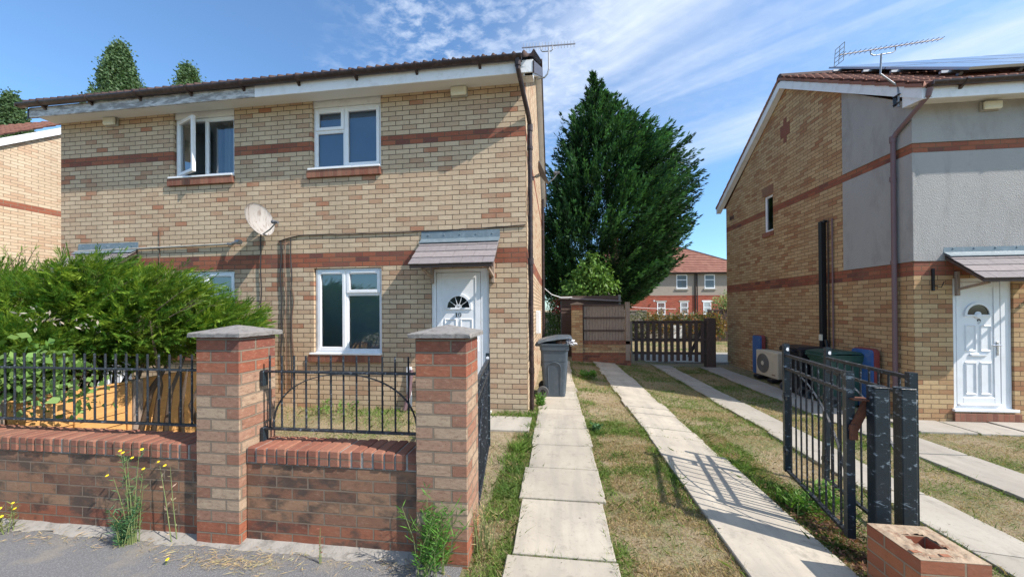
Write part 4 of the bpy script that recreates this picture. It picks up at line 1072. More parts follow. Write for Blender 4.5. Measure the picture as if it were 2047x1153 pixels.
def railing(x0, x1, y, label, arch=False, z0=.715, z1=1.112, top=1.225, step=.0925, first=None):
    root = thing('iron_railing', label, 'railing', ((x0+x1)/2, y, .63), group='black iron railings on the front wall')
    m = MB(); m.box(x0, x1, y-.016, y+.016, z1-.007, z1+.007, .002); m.build('top_rail', M['iron'], root)
    m = MB(); m.box(x0, x1, y-.016, y+.016, z0-.007, z0+.007, .002); m.build('bottom_rail', M['iron'], root)
    x = first if first is not None else x0+.10; nb = 0
    while x < x1-.01:
        MB().tube([(x, y, z0-.004), (x+.002*math.sin(x*40), y, top)], .0068, 6).build('bar', M['iron'], root); x += step
    if arch:
        cx = (x0+x1)/2+.02; hw = (x1-x0)/2-.075; m = MB()
        pts = [(cx-hw*math.cos(math.pi*i/28), y-.012, z0+.005+(z1-z0-.012)*math.sin(math.pi*i/28)**.85) for i in range(29)]
        for a, b in zip(pts[:-1], pts[1:]): m.bar(a, b, .006, .014, up=(0,1,0))
        m.build('arch', M['iron'], root)
    for (xx, s) in ((x0, 1), (x1, -1)):
        for zz in (z1, z0):
            m = MB(); m.box(xx-.001 if s > 0 else xx-.026, xx+.026 if s > 0 else xx+.001, y-.022, y+.022, zz-.10, zz+.010, .003)
            m.build('bracket', M['ironp'], root)
    return root
railing(-1.622, -.430, -2.945, 'arched black railing on the short wall between the piers', True, first=-1.565)
railing(-6.4, -1.955, -2.945, 'long black railing on the wall in front of the hedge', False, first=-6.35)

# ------------------------------------------------------------ iron gates
def iron_gate(p0, p1, z0, z1, label, near_top, far_top, nb=10, lean=0.0, arcs=True, stile=.045, group='black iron gates'):
    a = Vector((p0[0], p0[1], 0)); b = Vector((p1[0], p1[1], 0)); d = (b-a); L = d.length; d.normalize(); nrm = Vector((-d.y, d.x, 0))
    root = thing('iron_gate', label, 'gate', (p0[0], p0[1], z0), group=group)
    def Q(t, z, off=0.0): q = a + d*t + nrm*off; return Vector((q.x + lean*(z-z0)*0, q.y, z))
    MB().bar(Q(0,z0), Q(0,near_top), stile, stile, up=d).build('stile', M['ironp'], root)
    MB().bar(Q(L,z0), Q(L,far_top)+Vector((lean,0,0)), stile, stile, up=d).build('stile', M['ironp'], root)
    for zz, h in ((z0+.012,.022), (z1-.012,.024), (z1-.135,.022)):
        MB().bar(Q(stile/2,zz), Q(L-stile/2,zz), .030, h).build('rail', M['iron'], root)
    for i in range(1, nb):
        t = L*i/nb
        MB().tube([Q(t,z0+.02), Q(t,z1-.02)], .0075, 6).build('bar', M['iron'], root)
    if arcs:
        m = MB()
        pts = [Q(L-(stile/2+(L-stile)*math.sin(math.pi/2*i/18)), z0+.12+(z1-.26-z0)*math.cos(math.pi/2*i/18), -.013) for i in range(19)]
        for u_, v_ in zip(pts[:-1], pts[1:]): m.bar(u_, v_, .014, .006)
        m.build('scroll', M['iron'], root)
    m = MB()
    for zz in (z1-.40, z0+.20): m.bar(Q(L-.10,zz,.02), Q(L+.01,zz,.02), .02, .035); m.tube([Q(L-.05,zz-.02,.03), Q(L-.05,zz+.05,.03)], .010, 6)
    m.build('hinge', M['ironp'], root)
    m = MB(); c_ = Q(L, far_top-.05) + Vector((lean,0,0)); m.lathe([(0,-.026),(.017,-.026),(.017,-.023),(0,-.023)], c_, 12, axis=(-.1,1,0)); m.build('reflector', M['upvc'], root)
    return root
iron_gate((2.37,-2.56), (2.575,-1.577), 0.0, 1.10, 'folded back iron gate nearest the camera with a rusty hinge plate', 1.105, 1.195)
iron_gate((2.84,-2.45), (3.01,-1.42), -.13, 1.06, 'second folded back iron gate, just behind the one with the rusty plate', 1.085, 1.145, lean=.03)
iron_gate((-.150,-2.74), (-.315,-1.40), .05, 1.0, 'narrow black gate seen edge on behind the right brick pier', 1.05, 1.06, nb=12)
def gate_post(x, y, z1, label, w=.076):
    root = thing('gate_post', label, 'post', (x, y, gz(x)), group='scuffed steel gate posts')
    T_ = Matrix.Translation((x, y, 0)) @ Matrix.Rotation(R(-6), 4, 'Z')
    MB().box(-w/2, w/2, -w/2, w/2, -.3, z1, .004, tf=T_).build('post', M['ironp'], root)
    MB().box(-w/2-.002, w/2+.002, -w/2-.002, w/2+.002, z1, z1+.006, .002, tf=T_).build('post_cap', M['galv'] if False else M['ironp'], root)
    return root
gate_post(2.470, -2.65, 1.02, 'thick scuffed black post, the left one of the pair behind the broken pier')
p2 = gate_post(2.640, -2.63, 1.01, 'thick scuffed black post, the right one of the pair behind the broken pier')
m = MB(); m.bar((2.678,-2.60,.93),(2.75,-2.58,.905),.012,.05); m.build('hinge_plate', M['galv'], p2)
m = MB(); m.bar((2.36,-2.585,.93),(2.455,-2.60,.93),.09,.008); m.bar((2.448,-2.605,.915),(2.372,-2.590,.72),.055,.010,up=(0,1,0)); m.box(2.350,2.395,-2.605,-2.585,.66,.76,.004)
o = m.build('hinge_plate', M['rust']); tag(o, 'rusty brown hinge plate between the near iron gate and its post', 'bracket')
# broken pier stump
X0, Y0, S_ = 2.262, -3.14, .312; zt = .245
root = thing('pier_stump', 'broken orange brick pier stump with a square hole in its top', 'pier', (X0+S_/2, Y0+S_/2, gz(2.4)))
m = MB()
t = .100
for k, (bx0, bx1, by0, by1) in enumerate(((X0, X0+S_, Y0, Y0+t), (X0, X0+S_, Y0+S_-t, Y0+S_), (X0, X0+t, Y0+t, Y0+S_-t), (X0+S_-t, X0+S_, Y0+t, Y0+S_-t))):
    m.box(bx0, bx1, by0, by1, -.25, zt)
m.build('brickwork', M['stub'], root)
V = []; F = []; n = 26
for j in range(n+1):
    for i in range(n+1):
        x, y = X0+S_*i/n, Y0+S_*j/n
        e = min(i, j, n-i, n-j)/n
        V.append((x, y, zt + .002 + (0.020*abs(noise.noise(Vector((x*22, y*22, 2)))) + .009*noise.noise(Vector((x*80,y*80,1))) if e > .04 else 0)))
def inh(i, j):
    x, y = X0+S_*(i+.5)/n, Y0+S_*(j+.5)/n
    return X0+t < x < X0+S_-t and Y0+t < y < Y0+S_-t
for j in range(n):
    for i in range(n):
        if not inh(i, j): F.append((j*(n+1)+i, j*(n+1)+i+1, (j+1)*(n+1)+i+1, (j+1)*(n+1)+i))
fast('mortar_bed', V, F, M['stubtop'], root)
m = MB(); rg = random.Random(4)
for i in range(3):
    x, y = X0+rg.uniform(.03,.26), Y0+rg.choice((rg.uniform(.02,.09), rg.uniform(.22,.28))); m.box(x-.03, x+.02, y-.015, y+.015, zt-.002, zt+.009+rg.uniform(0,.004), .004)
m.build('brick_chips', M['stub'], root)

# ------------------------------------------------------------ wheeled bins and other things by the walls
def wheelie(c, rz_, label, mat, lid_mat=None, h=1.0, w=.55, d=.62, lid_open=0.0, group='wheeled bins'):
    root = thing('wheelie_bin', label, 'bin', c, rz_, group=group, local=True)
    hb = h*.90; m = MB()
    def sect(z, k): return [(-w/2*k, -d/2*k, z), (w/2*k, -d/2*k, z), (w/2*k, d/2*k, z), (-w/2*k, d/2*k, z)]
    V = []; F = []
    prof = [(.0,.70),(.02,.74),(.30,.80),(.62,.88),(hb-.12,.94),(hb-.11,1.0),(hb-.02,1.02),(hb-.02,1.06),(hb,1.06),(hb,.96),(hb-.3,.9)]
    def rr(z, k):
        pts = []; r = .05
        for (sx, sy, a0) in ((1,1,0),(-1,1,90),(-1,-1,180),(1,-1,270)):
            for q in range(4):
                t = R(a0+q*30); pts.append((sx*(w/2*k-r)+r*math.cos(t), sy*(d/2*k-r)+r*math.sin(t), z))
        return pts
    for (z, k) in prof: V += rr(z, k)
    for r_ in range(len(prof)-1):
        for i in range(16): F.append((r_*16+i, r_*16+(i+1)%16, (r_+1)*16+(i+1)%16, (r_+1)*16+i))
    F.append(tuple(range(16))[::-1])
    m.add(V, F); body = m.build('body', mat, root)
    # raised arch ribs on the front and sides
    for s in (0, 1):
        m = MB(); hw = (w if s == 0 else d)*.22; face = (d if s == 0 else w)/2
        pts = [(-hw*.9, .05), (-hw, hb*.55)] + [(-hw*math.cos(R(a)), hb*.55+.10*math.sin(R(a))) for a in range(15, 180, 15)] + [(hw, hb*.55), (hw*.9, .05)]
        for sg in (-1, 1):
            pp = [(u_, sg*(face*(.73+.27*(z_/hb)**1.0)*.965+.006), z_) for (u_, z_) in pts]
            if s: pp = [(y_, x_, z_) for (x_, y_, z_) in pp]
            MB().tube(pp, .008, 6).build('rib', mat, body)
    hinge = (0, d/2+.03, hb+.01); lm = MB(); L = d+.09
    TL = Matrix.Translation(hinge) @ Matrix.Rotation(-lid_open, 4, 'X')
    vs = []
    prof2 = [(0.0,.0,.03),(-L*.25,.02,.055),(-L*.6,.02,.06),(-L*.92,.005,.03),(-L,-.02,.008)]
    for (y, zb, ztp) in prof2:
        for x, k in ((-w/2*1.04, 0), (-w/2*.86, 1), (w/2*.86, 1), (w/2*1.04, 0)): vs.append(tuple(TL @ Vector((x, y, ztp if k else zb-.01))))
    fs = []
    for i in range(len(prof2)-1):
        for k in range(3): fs.append((i*4+k, i*4+k+1, i*4+k+5, i*4+k+4)[::-1])
        fs.append((i*4, i*4+3, i*4+7, i*4+4))
    fs.append((16,17,18,19)); fs.append((0,1,2,3)[::-1])
    lm.add(vs, fs); lid = lm.build('lid', lid_mat or mat, root)
    hm = MB(); hm.tube([(-w*.36, d/2+.07, hb-.02), (w*.36, d/2+.07, hb-.02)], .015, 8); hm.box(-w*.36, -w*.30, d/2*.98, d/2+.08, hb-.05, hb-.01, .004); hm.box(w*.30, w*.36, d/2*.98, d/2+.08, hb-.05, hb-.01, .004); hm.build('handle', mat, root)
    for sx in (-1, 1):
        wh = MB(); cx = sx*(w/2*.86+.02); wh.lathe([(.045,-.022),(.092,-.026),(.10,-.012),(.10,.012),(.092,.026),(.045,.022)], (cx, d/2*.80, .10), 22, axis=(1,0,0)); wt_ = wh.build('wheel', M['rubber'], root)
        hb_ = MB(); hb_.lathe([(0,-.018),(.044,-.016),(.048,0),(.044,.016),(0,.018)], (cx, d/2*.80, .10), 16, axis=(1,0,0)); hb_.build('hub', M['black'], wt_)
    MB().tube([(-w*.42, d/2*.80, .10), (w*.42, d/2*.80, .10)], .012, 8).build('axle', M['black'], root)
    return root
wb = wheelie((.395, 1.14, 0.012), R(90), 'grey wheelie bin with its lid propped open by rubbish, beside the downpipe', M['bingrey'], h=1.03, w=.55, d=.50, lid_open=R(9))
m = MB(); rg = random.Random(9)
def blob(c, r, sx=1, sy=1, sz=1, seed=0, n=12, mat=None, name='bag', parent=None, rough=.35):
    V = []; F = []
    for i in range(n+1):
        for j in range(n*2):
            a, b = math.pi*i/n, math.pi*j/n; q = Vector((math.sin(a)*math.cos(b), math.sin(a)*math.sin(b), math.cos(a)))
            k = r*(1+rough*noise.noise(q*2.3+Vector((seed,0,0)))+rough*.6*noise.noise(q*6+Vector((0,seed,0))))
            V.append((c[0]+q.x*k*sx, c[1]+q.y*k*sy, c[2]+q.z*k*sz))
    for i in range(n):
        for j in range(n*2): F.append((i*2*n+j, (i+1)*2*n+j, (i+1)*2*n+(j+1)%(2*n), i*2*n+(j+1)%(2*n)))
    mb = MB(); mb.add(V, F); return mb.build(name, mat, parent)
o = blob((.55,1.02,.955), .10, 1.2, 1.4, .55, 1, mat=M['brown_bag'], name='rubbish_bag'); tag(o, 'brown rubbish showing under the propped lid of the grey bin', 'rubbish')
o = blob((.665,.92,.955), .060, 1.2, 1, .7, 5, mat=M['foil'], name='foil_wrapper', rough=1.1, n=14); tag(o, 'crumpled silver wrapper hanging over the grey bin rim', 'rubbish')
wheelie(W9(-.42, .98, -.27), A9+R(90), 'dark green wheelie bin behind the iron gates', M['bingreen'], h=1.04, w=.58, d=.62)
wheelie(W9(-.42, 1.74, -.27), A9+R(90), 'black wheelie bin beside the green one', M['binblack'], h=1.04, w=.58, d=.62)
def leaning(ymid, w, z1, label, t=.05):
    root = thing('play_board', label, 'board', W9(-.06, ymid, -.27), A9, local=True)
    def oval(hw, z0_, z1_, r=.07):
        pts = []
        for (sx, zc, a0) in ((1, z1_-r, 0), (-1, z1_-r, 90), (-1, z0_+r, 180), (1, z0_+r, 270)):
            for q in range(5): tt = R(a0+q*22.5); pts.append((sx*(hw-r)+r*math.cos(tt), zc+r*math.sin(tt)))
        return pts
    m = MB(); m.prism(oval(w/2, .0, z1+.27), 'x', -.085, -.01); m.build('red_back', M['redp'], root)
    m = MB(); m.prism(oval(w/2-.02, .03, z1+.25, .05), 'x', -.12, -.0855); m.build('blue_front', M['bluep'], root)
leaning(.73, .44, .80, 'blue and red board propped on the gable beside the green bin')
leaning(3.92, .40, .80, 'blue and red board propped on the gable behind the air conditioner')
ac = thing('air_conditioner', 'cream outdoor air conditioning unit on black feet against the gable', 'air conditioner', W9(-.25, 3.10, -.2), A9, local=True)
def acx(x, y, z): return (x, y, z)
m = MB(); m.box(-.16, .14, -.43, .43, .03, .66, .015); m.build('casing', M['ac'], ac)
m = MB(); 
for i, rr_ in enumerate((.235,.20,.165,.13,.095,.06)):
    m.lathe([(rr_-.006,.0),(rr_-.006,.012),(rr_+.004,.012),(rr_+.004,0)], (-.161,.13,.345), 36, axis=(-1,0,0))
for i in range(12):
    t_ = R(30*i); m.bar((-.170,.13+.05*math.cos(t_),.345+.05*math.sin(t_)),(-.170,.13+.235*math.cos(t_),.345+.235*math.sin(t_)),.006,.006,up=(1,0,0))
m.build('fan_grille', M['acfan'], ac)
m = MB(); m.lathe([(0,.002),(.232,.002),(.232,.0)], (-.1605,.13,.345), 36, axis=(-1,0,0)); m.build('fan_recess', M['acfan'], ac)
m = MB(); m.lathe([(0,.03),(.05,.02),(.055,.012)], (-.163,.13,.345), 18, axis=(-1,0,0)); m.build('fan_hub', M['ac'], ac)
m = MB(); m.box(-.166,-.1605,-.34,-.22,.10,.125); m.build('badge', M['brown_bag'], ac)
for yy in (-.28, .28):
    m = MB(); m.box(-.26,.20,yy-.09,yy+.09,-.06,.028,.012); m.build('foot', M['black'], ac)
# drain box under the window of the left house
m = MB(); m.tube([(-1.78,-.02,.62),(-1.80,-.05,.30),(-1.86,-.10,.02)], .030, 8); m.box(-1.70,-1.58,-.05,-.01,.28,.50,.01); m.tube([(-1.64,-.06,.36),(-1.64,-.08,.02)], .022, 8)
o = m.build('drain_pipe', M['mauve']); tag(o, 'short drain pipes low on the wall between window and door ten', 'pipe')
MB().box(-1.86, -1.78, -.03, -.001, .05, .66, .004).build('waste_pipe', M['upvc'], house)

# ------------------------------------------------------------ orange boundary fence
fo = thing('timber_fence', 'orange lap timber fence running from the front wall to the house under the hedge', 'fence', (-4.15,-1.5,0))
for k, (ya, yb) in enumerate(((-2.80,-1.93),(-1.83,-.93),(-.83,-.05))):
    z = -.0; i = 0; m = MB(); zt_ = (.775, .785, .79)[k]
    while z < zt_-.02:
        z1_ = min(z+.135, zt_); m.prism([(-4.160, z1_), (-4.152, z1_), (-4.138, z), (-4.150, z)], 'y', ya, yb); z += .118; i += 1
    m.build('panel', M['fenceo'], fo)
    m = MB()
    for q in (0, .5, 1): y_ = ya+.02+(yb-ya-.04)*q; m.box(-4.135, -4.112, y_-.018, y_+.018, 0, zt_, .003)
    m.box(-4.16,-4.12, ya, yb, zt_, zt_+.018, .003)
    m.build('batten', M['fenceo'], fo)
for y_ in (-2.86, -1.88, -.88): MB().box(-4.19,-4.10,y_-.045,y_+.045,-.1,.80,.006).build('post', M['timber'], fo)
MB().box(-4.19,-4.11,-.05,-.002,-.1,.83,.005).build('post', M['timberg'], fo)

# ------------------------------------------------------------ back of the drive: garage pier, panel, shed, slatted gate
rb = thing('brick_pier', 'small buff brick pier with red top at the back of the drive', 'pier', (.9, 5.45, 0))
MB().box(.895, 1.215, 5.45, 5.77, -.1, 1.66, .004).build('shaft', M['pier2'], rb)
m = MB(); m.prism([(.865,1.663),(1.245,1.663),(1.245,1.69),(1.055,1.745),(.865,1.69)], 'y', 5.42, 5.80); m.build('cap', M['timber'], rb)
ws = thing('screen_wall', 'low brick wall with grey wooden panels above it at the back of the drive', 'wall', (1.9,5.6,0))
MB().box(1.218, 2.62, 5.55, 5.75, -.2, .47).build('brickwork', M['gwall2'], ws)
MB().box(1.218, 2.62, 5.545, 5.755, .475, .58, .004).build('coping', M['coping'], ws)
m = MB(); x = 1.26; rg = random.Random(3)
while x < 2.42:
    w = .085; m.box(x, x+w-.006, 5.62+rg.uniform(-.003,.003), 5.64, .585, 1.62+rg.uniform(-.008,.008), .003); x += w
m.build('boards', M['timber'], ws)
m = MB()
for zz in (.62+.55, 1.0-.02+.33, 1.60): pass
for zz in (.86, 1.24, 1.62): m.box(1.22, 2.46, 5.585, 5.618, zz, zz+.045, .003)
m.build('cross_rails', M['timberd'], ws)
MB().box(2.47, 2.60, 5.545, 5.66, .0, 1.73, .006).build('post', M['timber'], ws)
sh = thing('garden_shed', 'dark weatherboarded shed behind the brick pier', 'shed', (1.5,7.2,0))
m = MB(); z = 0.0
while z < 1.86:
    m.prism([(6.40, z+.118), (6.42, z+.118), (6.42, z), (6.378, z)], 'x', .60, 2.42); m.prism([(.60, z+.118),(.61,z+.118),(.61,z),(.585,z)], 'y', 6.38, 8.2) if False else None
    z += .115
m.box(.60, 2.42, 6.42, 8.2, 0, 1.85)
m.build('boards', M['timberd'], sh)
m = MB(); m.prism([(.54,1.87),(2.5,1.76),(2.5,1.80),(.54,1.93)], 'y', 6.30, 8.3); m.build('roof', M['slate'], sh)
MB().box(2.42, 2.50, 6.45, 6.53, -.1, 1.98, .006).build('post', M['timberg'], sh)
o = MB().tube([(.02,5.7,2.25),(.10,5.75,2.16),(.30,5.9,1.99),(.60,6.15,1.90),(.95,6.3,1.91)], .014, 8).build('cable', M['wcable']); tag(o, 'white cable looping from the left house down to the shed', 'cable')
gt = thing('slatted_gate', 'dark wooden slatted gate across the back of the drive', 'gate', (2.75,6.2,-.15))
rg = random.Random(8)
MB().box(2.72, 2.80, 6.20, 6.28, -.2, 1.13, .005).build('post', M['timber'], gt)
x = 2.865
for i in range(13):
    MB().box(x, x+.105, 6.20+rg.uniform(0,.005), 6.225, -.10+.02*math.sin(i), 1.12, .003).build('slat', M['timberd'], gt); x += .178
for zz in (.10, .52, 1.06): MB().box(2.80, 5.02, 6.227, 6.26, zz, zz+.085, .003).build('rail', M['timberd'], gt)
MB().box(2.80, 5.02, 6.195, 6.27, 1.121, 1.15, .003).build('top_rail', M['timberd'], gt)
MB().bar((4.5,6.28,.02), (4.95,6.28,1.02), .08, .03, up=(0,1,0)).build('brace', M['timberd'], gt)
o = MB().box(5.00, 5.26, 6.18, 6.44, -.3, 1.22, .02).build('gate_post', M['timberd']); tag(o, 'thick dark timber post at the right end of the slatted gate', 'post')

# ------------------------------------------------------------ gardens beyond: fences, line, board
def panel_fence(x0, x1, y, z1, label, n=None, lower=0.0, posts=True, mat='timberg'):
    root = thing('panel_fence', label, 'fence', ((x0+x1)/2, y, -.27))
    n = n or max(1, round((x1-x0)/1.83)); w = (x1-x0)/n; rg = random.Random(int(x0*10))
    for k in range(n):
        m = MB(); a = x0+k*w+.06; b = x0+(k+1)*w-.06; x = a
        while x < b: m.box(x, min(x+.10,b), y+rg.uniform(-.01,.0), y+.02, -.35, z1-.14, 0); x += .108
        m.build('boards', M[mat], root)
        MB().box(a, b, y-.03, y+.03, z1-.135, z1-.06, .004).build('rail', M[mat], root)
        if posts: MB().box(x0+k*w-.055, x0+k*w+.055, y-.05, y+.05, -.4, z1+.06, .01).build('post', M['conc'], root)
    return root
panel_fence(3.6, 5.72, 16.0, 1.50, 'taller grey board fence across the far garden', 1)
panel_fence(5.84, 9.3, 16.1, 1.22, 'lower grey board fence with concrete posts across the far garden', 3)
panel_fence(8.6, 12.2, 15.2, 1.52, 'dark board fence beside the right house at the garden end', 2, posts=False, mat='timberd')
panel_fence(-3.0, 1.9, 12.0, 1.45, 'grey board fence behind the shed', 3)
o = MB().tube(sag((4.7,15.5,1.62),(7.6,17,1.50),.03,8), .012, 6).build('washing_line', M['wcable']); tag(o, 'white washing line over the far garden fence', 'washing line')
o = MB().box(6.55, 7.15, 14.6, 14.66, -.22, .62, .02).build('garden_board', M['upvc']); tag(o, 'white board standing in the far garden behind the slats', 'board')
wd = thing('garden_post', 'thin grey post standing by the far fence', 'post', (8.1,15.6,-.27))
MB().tube([(8.1,15.7,-.3),(8.1,15.7,1.35)], .04, 8).build('pole', M['conc'], wd)

# ------------------------------------------------------------ far house with hipped roof
hf = thing('far_house', 'far pair of red brick and pebbledash houses with a hipped tiled roof', 'house', (12.5, 28.6, -.4), R(7.2), local=True)
def lf(x0, x1, y0, y1, z0_, z1_, b=0.0): return MB().box(x0, x1, y0, y1, z0_, z1_, b)
lf(-10.5, 6.5, 0, 8, 0, 3.08).build('wall', M['redwall'], hf, 'red brick ground floor')
lf(-10.5, 6.5, .0, 8, 3.082, 5.2).build('wall', M['render2'], hf, 'brown pebbledash upper floor')
lf(-10.52, 6.52, -.02, 8, 3.02, 3.10, .0).build('string_course', M['redwall'], hf)
m = MB(); EZ, RZ = 5.14, 8.15
V = [(-10.9,-.4,EZ),(6.9,-.4,EZ),(6.9,8.4,EZ),(-10.9,8.4,EZ),(-6.5,4,RZ),(1.2,4,RZ)]
rf = MB(); nrow = 15
def rowpt(t, side):
    l = Vector(V[0]).lerp(Vector(V[4]), t); r_ = Vector(V[1]).lerp(Vector(V[5]), t); return l, r_
for k in range(nrow):
    l0, r0 = rowpt(k/nrow, 0); l1, r1 = rowpt((k+1)/nrow, 0)
    up0 = Vector((0,-.03,.05)); 
    rf.add([l0+up0, r0+up0, r1, l1, l0, r0], [(0,1,2,3),(4,5,1,0)])
rf.add(V, [(1,2,5),(2,3,4,5),(3,0,4)]); rf.build('roof', M['tile2'], hf)
rr2 = MB(); rr2.tube([V[4], V[5]], .13, 8); rr2.tube([V[5], V[1]], .10, 8); rr2.build('ridge', M['tile'], hf)
gutter(hf, -10.9, 6.9, -.46, EZ+.02, r=.07, brackets=30)
lf(-10.8, 6.8, -.36, -.05, EZ-.10, EZ-.02).build('soffit', M['gutter'], hf)
for x, nm in ((.75, 'left'), (-1.95, 'x'), (-4.6, 'y')):
    pass
for (cx, z0_, z1_, w) in ((-.65, 3.72, 5.0, 1.0), (1.9, 3.72, 5.0, .95), (-6.2, 3.72, 5.0, 1.0)):
    wq = window(hf, cx-w/2, cx+w/2, z0_, z1_, -.02, [(0,1,.62,1,'fixed'),(0,1,0,.62,'fixed')], trans=[(0,1,.62)], fr=.07, room=False, name='window')
    MB().box(cx-w/2+.05, cx+w/2-.05, .0, .008, z0_+.05, z1_-.05).build('pane_backing', M['lead'], wq)
    MB().box(cx-w/2-.12, cx+w/2+.12, -.10, -.0, z0_-.13, z0_-.01, .01).build('sill', M['conc'], wq)
for (cx, w) in ((-2.55,.75), (-.45,.72), (1.65,.72), (-6.0,.75)):
    wq = window(hf, cx-w/2, cx+w/2, 1.35, 2.50, -.02, [(0,1,.55,1,'fixed'),(0,1,0,.55,'fixed')], trans=[(0,1,.55)], fr=.07, room=False, name='window')
    MB().box(cx-w/2+.05, cx+w/2-.05, .0, .008, 1.40, 2.45).build('pane_backing', M['room'], wq)
    MB().box(cx-w/2-.12, cx+w/2+.12, -.03, -.0, 2.51, 2.64, .0).build('lintel', M['paintw'] if cx > 1 else M['conc'], wq)
for px_ in (.55, .72): MB().tube([(px_,-.08,5.1),(px_,-.08,.1)], .05, 8).build('downpipe', M['gutter'], hf)
m = MB(); m.lathe([(0,0),(.09,.02),(.09,.10),(0,.12)], (-3.25,-.12,2.62), 12, axis=(-.3,-1,-.1)); m.build('security_lamp', M['upvc'], hf)
lf(-6.3, -5.6, 2.5, 3.1, 7.6, 9.2).build('chimney', M['redwall'], hf)

# ------------------------------------------------------------ foliage
def leaves(base, direc, length, width, colr, nrm_jit=1.0, mid=0.45):
    """one kite-shaped leaf per row"""
    n = len(base); d = direc/np.linalg.norm(direc, axis=1, keepdims=True)
    r_ = rng.normal(size=(n,3)); s = np.cross(d, r_); s /= np.linalg.norm(s, axis=1, keepdims=True)+1e-9
    L = length[:,None]; Wd = width[:,None]
    a = base; b = base + d*L*mid + s*Wd/2; c = base + d*L; e = base + d*L*mid - s*Wd/2
    V = np.stack([a,b,c,e], 1).reshape(-1,3); F = np.arange(n*4).reshape(-1,4)
    return V, F, np.repeat(colr, 4, 0)
def jitcol(base, n, amt=.25, hue=.12):
    k = 1 + rng.uniform(-amt, amt, (n,1)); h = 1 + rng.uniform(-hue, hue, (n,3)); return np.clip(np.array(base)*k*h, 0, 1)
def unit(v): return v/(np.linalg.norm(v, axis=1, keepdims=True)+1e-9)

def limbs(m, base, top, r, n, spread, seed):
    rg = random.Random(seed); b = Vector(base); t = Vector(top); H = (t-b).length
    m.tube([b, b.lerp(t,.3)+Vector((.05,.03,0))*H*.1, b.lerp(t,.65), t], [r, r*.8, r*.5, r*.12], 8)
    for i in range(n):
        q = .18+.75*i/n; p = b.lerp(t, q); a = rg.uniform(0, 6.28); L = spread*(1-.6*q)*rg.uniform(.6,1)
        e = p+Vector((math.cos(a)*L, math.sin(a)*L, L*rg.uniform(.3,.8))); m.tube([p, p.lerp(e,.5)+Vector((0,0,L*.06)), e], [r*.35*(1-q*.6), r*.22*(1-q*.6), r*.06], 5)

# the big conifer
def conifer(loc, H, prof, ncl, label, colA, colB, wind=(.35,-.05,.25), lean=0.0, leaf=(.17,.055), per=60):
    root = thing('conifer_tree', label, 'tree', loc)
    loc = np.array(loc); z_, rr_ = zip(*prof)
    V = []; base = []; dr_ = []; col = []; ln = []
    hz = np.interp(rng.uniform(0,1,ncl), np.linspace(0,1,50), np.linspace(z_[0], z_[-1], 50))
    # more clusters where the crown is wide
    w = np.interp(hz, z_, rr_)+.25; keep = rng.uniform(0, max(w), ncl) < w; hz = hz[keep]; n = len(hz)
    ang = rng.uniform(0, 2*np.pi, n); lob = np.array([noise.noise(Vector((math.cos(a)*1.6, math.sin(a)*1.6, z*.55))) for a, z in zip(ang, hz)])
    Rz = np.interp(hz, z_, rr_)*(1+.30*lob)*rng.uniform(.62, 1.04, n)
    cx = np.interp(hz, [2,3.3,4.5,6.5,8,9.5,11,12.4], [2.2,2.35,2.75,3.05,2.95,2.7,2.3,2.2])-loc[0]
    tip = np.stack([loc[0]+np.cos(ang)*Rz+cx, loc[1]+np.sin(ang)*Rz, loc[2]+hz], 1)
    out = np.stack([np.cos(ang), np.sin(ang), np.full(n,.22)], 1) + np.array(wind); out = unit(out)
    cc = np.array(colA)[None]*(1-rng.uniform(0,1,(n,1))) + np.array(colB)[None]*rng.uniform(0,1,(n,1))
    PLn = rng.uniform(.5, 1.25, n)[:,None]*np.clip(Rz,.5,2.2)[:,None]/2.0+.25
    tone = (1+.55*np.array([noise.noise(Vector(tuple(p*.8))) for p in tip]))[:,None]
    for k in range(per):
        s = rng.uniform(0, 1, n)[:,None]**.8; wd = .23*PLn*(1-s)**.8+.02
        p = tip - out*PLn*.75 + out*s*PLn*1.25 + rng.normal(size=(n,3))*wd*np.array([.5,.5,.32])
        p[:,2] += (s[:,0]**2)*PLn[:,0]*.20
        base.append(p); dr_.append(unit(out*1.1 + rng.normal(size=(n,3))*.38)); col.append(cc*tone*(1+rng.uniform(-.25,.25,(n,1))+.5*s**3)); ln.append(rng.uniform(.7,1.3,n))
    base = np.concatenate(base); dr_ = np.concatenate(dr_); col = np.concatenate(col); ln = np.concatenate(ln)
    V, F, Cc = leaves(base, dr_, ln*leaf[0], ln*leaf[1], col, mid=.4)
    fast('crown', V, F, M['leaf'], root, Cc)
    m = MB(); limbs(m, (loc[0],loc[1],loc[2]), (loc[0]+lean*.9, loc[1], loc[2]+H*.93), .22, 26, 2.4, 5); m.build('trunk', M['bark'], root, smooth=True)
    return root
conifer((3.35,11.2,-.2), 12.6, [(1.7,1.5),(2.4,2.4),(3.3,2.85),(4.4,3.05),(5.6,3.1),(7.0,2.95),(8.2,2.5),(9.4,1.8),(10.2,1.2),(10.8,.7),(11.4,.28),(12.3,.02)], 3500,
        'huge dark green conifer behind the shed, windblown to the right', (.012,.044,.018), (.048,.115,.036), lean=-1.0, per=66, leaf=(.18,.050))
